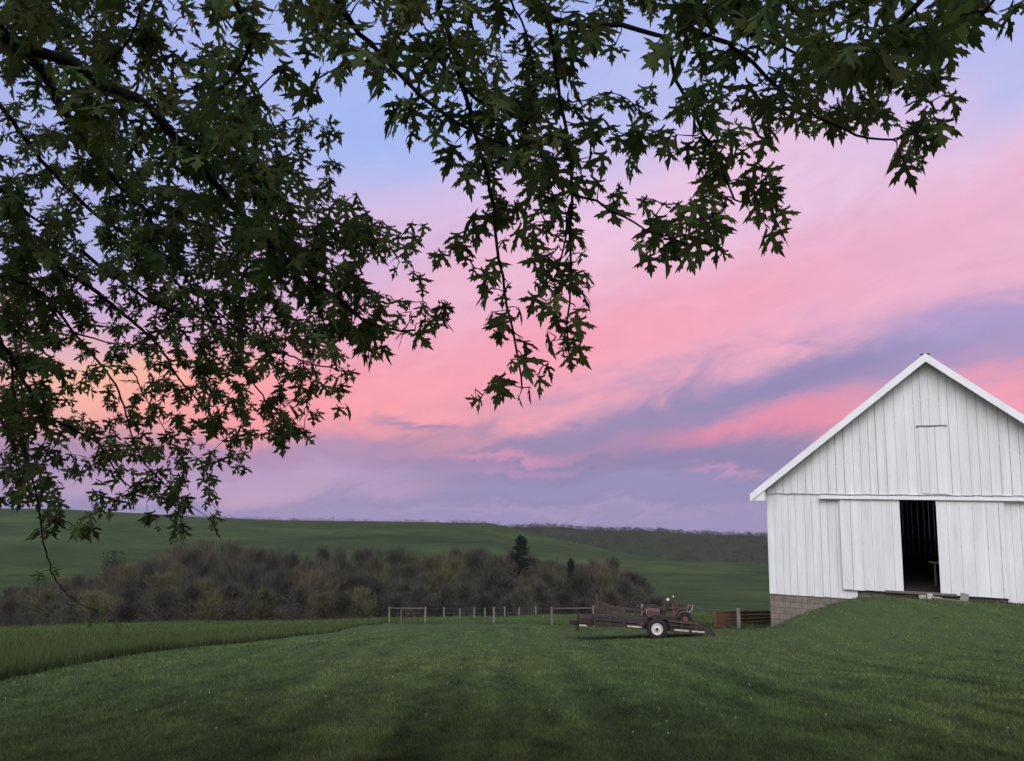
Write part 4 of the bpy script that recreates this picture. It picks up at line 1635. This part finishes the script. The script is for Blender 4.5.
def build_maple():
    root_loc = Vector((MAPLE_BASE.x, MAPLE_BASE.y, h1(MAPLE_BASE.x, MAPLE_BASE.y)))
    root = empty("maple_tree", root_loc)
    tag(root, "big maple with drooping leafy branches hanging over the lawn from the left", "tree")
    o = root_loc
    tk = MB()
    T0 = Vector((MAPLE_BASE.x, MAPLE_BASE.y, 0))
    tk.tube([T0 + Vector((0, 0, -.5)) , T0 + Vector((0, 0, .25)), T0 + Vector((.05, 0, 1.2)), T0 + Vector((.1, .1, 2.4)), T0 + Vector((.0, .1, 4.6)), T0 + Vector((-.1, 0, 7.5)), T0 + Vector((0, .1, 10.5))],
            [.62, .46, .38, .36, .27, .17, .05], 14)
    for v_ in range(len(tk.v)):
        tk.v[v_] = tuple(Vector(tk.v[v_]) - o)
    tk.build("trunk", M_BARK, root, smooth=True)

    A = lambda *p: [at(a, b, Y if Y < 4.1 or a > 320 else 4.1 + (Y - 4.1) * (1 + 1.1 * min(1, (320 - a) / 90))) for a, b, Y in p]
    hub = T0 + Vector((.1, .1, 2.7))
    hub2 = T0 + Vector((.05, .1, 4.2))
    over = [hub2, Vector((-3.6, 2.0, 5.0)), Vector((-2.0, 2.9, 5.3)), Vector((-.6, 3.2, 5.15)), Vector((.6, 3.1, 4.9)), Vector((1.6, 2.8, 4.5)), Vector((2.4, 2.4, 4.1))]
    br = [  # world points, start radius, end radius
        ([hub, Vector((-3.6, 2.2, 3.3))] + A((-60, 8, 2.9), (0, 32, 3.0), (24, 48, 3.05), (68, 61, 3.15), (102, 84, 3.25), (137, 97, 3.3), (160, 121, 3.35), (184, 143, 3.45), (222, 191, 3.6),
            (253, 227, 3.7), (291, 262, 3.8), (329, 292, 3.9), (363, 318, 4.0), (387, 328, 4.05), (415, 330, 4.05)), .085, .005),
        (A((10, 40, 3.1), (30, 58, 3.3), (44, 75, 3.5), (65, 113, 3.8), (92, 154, 4.1), (116, 181, 4.3), (143, 208, 4.5), (178, 219, 4.6), (212, 227, 4.7), (250, 250, 4.8)), .026, .005),
        (A((143, 208, 4.5), (158, 235, 4.6), (171, 255, 4.7), (190, 285, 4.8), (215, 310, 4.9), (240, 330, 5.0), (280, 352, 5.0)), .012, .004),
        ([hub, Vector((-4.2, 2.9, 3.6))] + A((-60, 60, 4.6), (0, 106, 4.8), (24, 137, 4.9), (48, 167, 5.0), (75, 195, 5.1), (102, 219, 5.2), (137, 243, 5.3), (160, 262, 5.3), (190, 300, 5.4), (225, 340, 5.4), (262, 395, 5.4), (285, 420, 5.4)), .045, .004),
        (A((-60, 220, 4.6), (0, 232, 4.7), (45, 258, 4.8), (71, 275, 4.9), (106, 299, 5.0), (130, 319, 5.1), (158, 346, 5.2), (180, 380, 5.2), (205, 410, 5.2), (225, 440, 5.2)), .026, .004),
        (A((80, 250, 5.0), (105, 270, 5.1), (130, 287, 5.2), (158, 305, 5.3), (205, 319, 5.3), (250, 338, 5.3), (300, 360, 5.3), (350, 372, 5.2)), .016, .004),
        (A((-40, 270, 4.6), (20, 282, 4.8), (47, 299, 5.0), (75, 335, 5.1), (106, 370, 5.2), (122, 398, 5.2), (130, 429, 5.2), (138, 453, 5.2), (160, 480, 5.2), (200, 512, 5.2)), .018, .003),
        (A((71, 331, 5.1), (106, 342, 5.1), (146, 352, 5.1)), .008, .004),
        (A((106, 358, 5.2), (128, 365, 5.2), (143, 392, 5.2), (165, 430, 5.2)), .008, .003),
        (A((-60, 300, 4.4), (-10, 330, 4.5), (20, 372, 4.6), (40, 410, 4.7), (70, 428, 4.8), (100, 445, 4.9), (122, 480, 5.0), (150, 496, 5.0), (170, 500, 5.0)), .02, .003),
        (A((10, 350, 4.6), (15, 400, 4.6), (25, 450, 4.6), (35, 490, 4.6), (40, 520, 4.6), (46, 552, 4.6), (55, 578, 4.8), (74, 600, 5.0), (98, 612, 5.2)), .009, .002),
        # limbs that come from above the frame
        (over, .10, .02),
        ([over[2], at(320, -25, 2.85)] + A((341, 7, 2.85), (361, 32, 2.88), (382, 56, 2.9), (408, 82, 2.95), (437, 108, 3.0), (470, 129, 3.1), (508, 145, 3.2)), .03, .006),
        (A((212, -60, 2.6), (240, 10, 2.7), (252, 40, 2.75), (235, 75, 2.8), (214, 92, 2.85)), .014, .005),
        ([over[3], at(432, -40, 3.0)] + A((440, 9, 3.05), (452, 44, 3.1), (461, 85, 3.15), (470, 110, 3.2), (481, 158, 3.25), (490, 193, 3.3), (496, 244, 3.4), (505, 292, 3.5), (513, 333, 3.55), (520, 364, 3.6), (522, 388, 3.6)), .022, .004),
        (A((461, 85, 3.15), (478, 100, 3.25), (500, 108, 3.3), (520, 118, 3.35)), .009, .005),
        ([over[4], at(538, -40, 3.0)] + A((547, 11, 3.05), (555, 63, 3.15), (561, 103, 3.2), (568, 140, 3.25), (571, 184, 3.3), (570, 239, 3.4), (570, 285, 3.5), (568, 340, 3.55)), .02, .004),
        (A((570, 205, 3.35), (562, 250, 3.42), (554, 285, 3.45)), .006, .003),
        (A((548, 17, 3.05), (581, 25, 3.1), (621, 26, 3.1), (655, 35, 3.1), (666, 44, 3.12), (677, 79, 3.18), (695, 118, 3.22), (713, 151, 3.28), (728, 188, 3.3), (741, 202, 3.3)), .014, .004),
        (A((568, 193, 3.32), (596, 202, 3.32), (625, 219, 3.32), (647, 230, 3.32), (684, 243, 3.32)), .007, .003),
        ([over[5], at(705, -15, 2.6)] + A((728, 42, 2.65), (740, 51, 2.68), (768, 78, 2.75), (790, 97, 2.8), (818, 116, 2.88), (843, 128, 2.92), (870, 137, 2.95), (893, 139, 3.0), (915, 130, 3.0), (935, 110, 3.0)), .02, .003),
        ([over[6], at(960, -40, 2.0)] + A((917, 8, 2.05), (898, 24, 2.1), (873, 39, 2.15), (851, 55, 2.2), (825, 70, 2.3)), .017, .005),
        (A((735, 5, 2.6), (745, 25, 2.6), (757, 39, 2.62), (782, 47, 2.65), (810, 60, 2.65)), .012, .004),
        ([over[3]] + A((500, -30, 3.2), (520, 20, 3.3), (530, 50, 3.35), (535, 90, 3.4)), .012, .004),
        ([over[1], at(120, -60, 3.4)] + A((140, 5, 3.5), (130, 40, 3.6), (110, 60, 3.7)), .02, .006),
        ([over[6], at(1010, -20, 2.1)] + A((985, 10, 2.15), (960, 14, 2.15), (935, 18, 2.15)), .01, .004),
        (A((-60, 380, 4.4), (0, 420, 4.5), (15, 450, 4.6), (20, 480, 4.6)), .012, .004),
        (A((-60, 150, 4.0), (0, 190, 4.2), (30, 215, 4.3), (60, 240, 4.4)), .02, .005),
    ]
    nodes = []      # px, py, Y
    def proj(P):
        d = P - Vector((0, 0, EYE))
        c, s = math.cos(PITCH), math.sin(PITCH)
        f = d.y * c + d.z * s
        if f < 0.3:
            return None
        return CX + F_PX * d.x / f, CY - F_PX * (-d.y * s + d.z * c) / f
    for pts, r0, r1 in br:
        m = MB()
        # smooth and roughen the path a little
        fine = []
        for i in range(len(pts) - 1):
            p0, p1, p2, p3 = pts[max(i - 1, 0)], pts[i], pts[i + 1], pts[min(i + 2, len(pts) - 1)]
            steps = max(2, int((p2 - p1).length / 0.06))
            for j in range(steps):
                t = j / steps
                q = 0.5 * ((2 * p1) + (p2 - p0) * t + (2 * p0 - 5 * p1 + 4 * p2 - p3) * t * t + (3 * p1 - p0 - 3 * p2 + p3) * t ** 3)
                fine.append(q + Vector((random.gauss(0, .004), random.gauss(0, .006), random.gauss(0, .004))))
        fine.append(pts[-1])
        n = len(fine)
        rad = [(r0 + (r1 - r0) * (i / (n - 1)) ** 0.75) for i in range(n)]
        m.tube([p - o for p in fine], rad, 7 if r0 > .02 else 5)
        m.build("branch", M_BARK, root, smooth=True)
        if pts is over:
            continue
        for p in fine:
            pr = proj(p)
            if pr and -60 < pr[0] < 1060 and -60 < pr[1] < 640:
                nodes.append((pr[0], pr[1], p.y))
    base_nodes = np.array(nodes)
    # leaf-bearing shoots: sample where the crown is leafy, connect each to the nearest wood
    samples = []
    LEAF = 0.098
    for r_, row in enumerate(DENS):
        for c_, ch in enumerate(row[:32]):
            dnum = int(ch)
            if dnum == 0:
                continue
            cov = min(0.96 * (dnum / 9.0) ** (1.2 if c_ >= 11 else 1.0), 0.95)
            cx, cy = c_ * 32 + 16, r_ * 32 + 16
            dd = np.hypot(base_nodes[:, 0] - cx, base_nodes[:, 1] - cy)
            Yn = base_nodes[int(np.argmin(dd)), 2]
            s = F_PX * LEAF / Yn
            lam = -math.log(1 - cov)
            nl = 1024 * lam / (0.185 * s * s)
            ncl = nl / 2.6
            k = int(ncl) + (random.random() < ncl - int(ncl))
            for _ in range(k):
                samples.append((cx + random.uniform(-14, 14), cy - 0.5 * s + random.uniform(-14, 14)))
    for k in range(70):
        samples.append((random.uniform(-60, 1000), random.uniform(-30, 0)))
    n_map = len(samples)
    for (x0, y0, sc_, spots) in SPRAYS:
        for sp in spots.split():
            a, b_ = sp.split(",")
            a, b_ = x0 + float(a) / sc_, y0 + float(b_) / sc_
            samples.append((a + random.gauss(0, 1.5), b_ - 11))
            if random.random() < 0.3:
                samples.append((a + random.gauss(0, 7), b_ - 11 + random.gauss(0, 6)))
    n_small = len(samples)
    for a, b_ in ((88, 624), (99, 610), (108, 612), (113, 617), (117, 624), (119, 633), (104, 618), (41, 575), (55, 572)):
        samples.append((a, b_ - 3))
    S = np.array(samples)
    N = len(S)
    best = np.full(N, 1e9)
    par = np.zeros((N, 3))
    for i in range(N):
        dd = np.hypot(base_nodes[:, 0] - S[i, 0], base_nodes[:, 1] - S[i, 1])
        j = int(np.argmin(dd))
        best[i] = dd[j]
        par[i] = base_nodes[j]
    done = np.zeros(N, bool)
    twig = MB()
    LV = []   # leaf: base point, outward direction, size
    outp = np.zeros(N)
    for _ in range(N):
        b = np.where(done, 1e9, best)
        i = int(np.argmin(b))
        done[i] = True
        p = par[i]
        q = np.array([S[i, 0], S[i, 1], p[2] + random.gauss(0.05, 0.10 + 0.0016 * best[i])])
        q[2] = max(1.7, min(8.0, q[2]))
        P, Q = at(*p), at(*q)
        L = (Q - P).length
        mid = P.lerp(Q, .5) + Vector((random.gauss(0, .07), random.gauss(0, .07), random.uniform(-.02, .09))) * L
        twig.tube([P - o, mid - o, Q - o], [.0035, .0028, .0018], 4, False)
        outd = (Q - P).normalized() if L > 1e-5 else Vector((0, 0, -1))
        nl = random.choice((2, 2, 2, 3, 3, 4)) if i < n_map else 1
        for k in range(nl):
            LV.append((P.lerp(Q, 1.0 if k < 2 else random.uniform(.3, .9)), outd, 1.0 if i < n_map else 1.08 if i < n_small else .62, i >= n_map))
        d1 = np.hypot(S[:, 0] - q[0], S[:, 1] - q[1]) * 1.06 + 2
        d2 = np.hypot(S[:, 0] - (p[0] + q[0]) / 2, S[:, 1] - (p[1] + q[1]) / 2) * 1.06 + 2
        u1 = d1 < best
        best = np.where(u1, d1, best)
        par[u1] = q
    # unseen crown above and behind the camera, enlarged to shade the near lawn
    crown_tw = MB()
    CB, CD = [], []
    for k in range(2600):
        a = random.uniform(0, 6.283)
        rr = 8.0 * math.sqrt(random.random())
        c = Vector((-1.4 + rr * math.cos(a), -0.8 + rr * math.sin(a), 0))
        c.z = random.uniform(2.5 if c.y < -1.2 else 5.2, 9.2) + 0.5 * (1 - (rr / 8.0) ** 2)
        if c.y > 0 and (c.z - EYE) / max(c.y, .1) < 0.82:
            continue
        if (c - Vector((0, 0, EYE))).length < 2.2:
            continue
        nearest = min(over[:6] + [T0 + Vector((0, 0, 6.5)), T0 + Vector((0, 0, 9))], key=lambda w: (w - c).length)
        if k % 4 == 0:
            crown_tw.tube([nearest - o, nearest.lerp(c, .5) + Vector((0, 0, .3)) - o, c - o], [.03, .018, .006], 5, False)
        for j in range(14):
            CB.append((c.x + random.gauss(0, .38), c.y + random.gauss(0, .38), c.z + random.gauss(0, .28)))
    twig.build("twig", M_BARK, root)
    crown_tw.build("shading_crown_branch", M_BARK, root)

    # silver-maple type leaf: five deep toothed lobes
    half = [(0, 0), (.07, -.01), (.18, -.03), (.30, -.13), (.27, -.03), (.34, -.02), (.22, .05), (.10, .10),
            (.22, .17), (.34, .17), (.37, .25), (.50, .31), (.66, .47), (.49, .42), (.50, .54), (.38, .43), (.35, .50), (.25, .36), (.15, .31), (.075, .31),
            (.08, .44), (.12, .50), (.22, .56), (.25, .71), (.145, .63), (.15, .74), (.12, .84), (.07, .78), (.05, .90), (0, 1.08)]
    tri_half = tessellate_polygon([[Vector((x, y, 0)) for x, y in half]])
    hv = np.array(half)
    nv = len(half)
    right = np.concatenate([hv, np.zeros((nv, 1))], 1)
    left = right * np.array([-1, 1, 1])
    Lv = np.concatenate([right, left])
    Lt = np.array([t for t in tri_half] + [(t[0] + nv, t[2] + nv, t[1] + nv) for t in tri_half])
    n = len(LV)
    B = np.array([tuple(l[0]) for l in LV])
    O = np.array([tuple(l[1]) for l in LV])
    SZ = np.array([l[2] for l in LV]) * LEAF * rng.uniform(.5, 1.25, n)
    # petiole: out and down
    pet = O * rng.uniform(.1, .8, (n, 1)) + rng.normal(size=(n, 3)) * .65 + np.array([0, 0, -.25])
    pet /= np.linalg.norm(pet, axis=1, keepdims=True)
    pl = SZ * rng.uniform(.2, .5, n)
    hang = np.array([l[3] for l in LV])
    pl = np.where(hang, pl * .35, pl)
    base = B + pet * pl[:, None]
    tip = pet * np.where(hang, .3, .55)[:, None] + rng.normal(size=(n, 3)) * .33 + np.array([0, 0, -1.0])
    tip /= np.linalg.norm(tip, axis=1, keepdims=True)
    nrm = np.cross(tip, rng.normal(size=(n, 3)) * np.array([1, 1, .25]))
    nrm += np.array([0, 0, .25])
    nrm -= tip * (nrm * tip).sum(1, keepdims=True)
    nrm /= np.linalg.norm(nrm, axis=1, keepdims=True)
    sx = np.cross(tip, nrm)
    # each leaf: fold along the midrib, lobes drooping, size and width varied
    x = Lv[None, :, 0] * rng.uniform(.9, 1.3, (n, 1))
    y = np.repeat(Lv[None, :, 1], n, 0)
    fold = rng.uniform(-.1, .65, (n, 1))
    curl = rng.uniform(-.15, .75, (n, 1))
    zz = np.abs(x) * fold - (y - .2) ** 2 * curl * .6 - x * x * curl * .9 + rng.normal(size=(n, 1)) * x * .12
    V = base[:, None, :] + (x[..., None] * sx[:, None, :] + y[..., None] * tip[:, None, :] + zz[..., None] * nrm[:, None, :]) * SZ[:, None, None]
    V = V.reshape(-1, 3) - np.array(o)
    T = (Lt[None] + (np.arange(n) * 2 * nv)[:, None, None]).reshape(-1, 3)
    g = np.exp(rng.normal(size=n) * .36)
    tint = np.stack([g * rng.uniform(.82, 1.22, n), g, g * rng.uniform(.85, 1.1, n)], -1)
    C = np.repeat(tint, 2 * nv, 0)
    m_leaf = tint_mat("maple_leaf", (0.080, 0.112, 0.046), 0.8, 0.40, 0.06)
    np_mesh("foliage", V, T, m_leaf, root, cols=C)
    low = [(0, 0), (.30, -.10), (.22, .10), (.62, .44), (.16, .36), (.24, .66), (0, 1.06), (-.24, .66), (-.16, .36), (-.62, .44), (-.22, .10), (-.30, -.10)]
    lt = np.array(tessellate_polygon([[Vector((x_, y_, 0)) for x_, y_ in low]]))
    lv = np.array(low)
    CB = np.array(CB)
    nc = len(CB)
    tp = rng.normal(size=(nc, 3)) * .5 + np.array([0, 0, -.8])
    tp /= np.linalg.norm(tp, axis=1, keepdims=True)
    sd_ = np.cross(tp, rng.normal(size=(nc, 3)))
    sd_ /= np.linalg.norm(sd_, axis=1, keepdims=True)
    sz_ = LEAF * 1.35 * rng.uniform(.75, 1.3, nc)
    cv = CB[:, None, :] + (lv[None, :, 0, None] * sd_[:, None, :] + lv[None, :, 1, None] * tp[:, None, :]) * sz_[:, None, None]
    ct = (lt[None] + (np.arange(nc) * len(low))[:, None, None]).reshape(-1, 3)
    gc = np.exp(rng.normal(size=(nc, 1)) * .3) * np.ones((1, 3))
    np_mesh("shading_crown_foliage", cv.reshape(-1, 3) - np.array(o), ct, m_leaf, root, cols=np.repeat(gc, len(low), 0))
    # petioles
    sd = np.cross(pet, rng.normal(size=(n, 3)))
    sd /= np.linalg.norm(sd, axis=1, keepdims=True)
    w2 = 0.0011
    PV = np.stack([B - sd * w2, B + sd * w2, base + sd * w2, base - sd * w2], 1).reshape(-1, 3) - np.array(o)
    k4 = (np.arange(n) * 4)[:, None]
    PT = np.concatenate([k4 + np.array([0, 1, 2]), k4 + np.array([0, 2, 3])])
    np_mesh("leaf_stalks", PV, PT, M_BARK, root)
    return n


N_LEAVES = build_maple()
print("leaves", N_LEAVES, "valley trees", N_TREES)
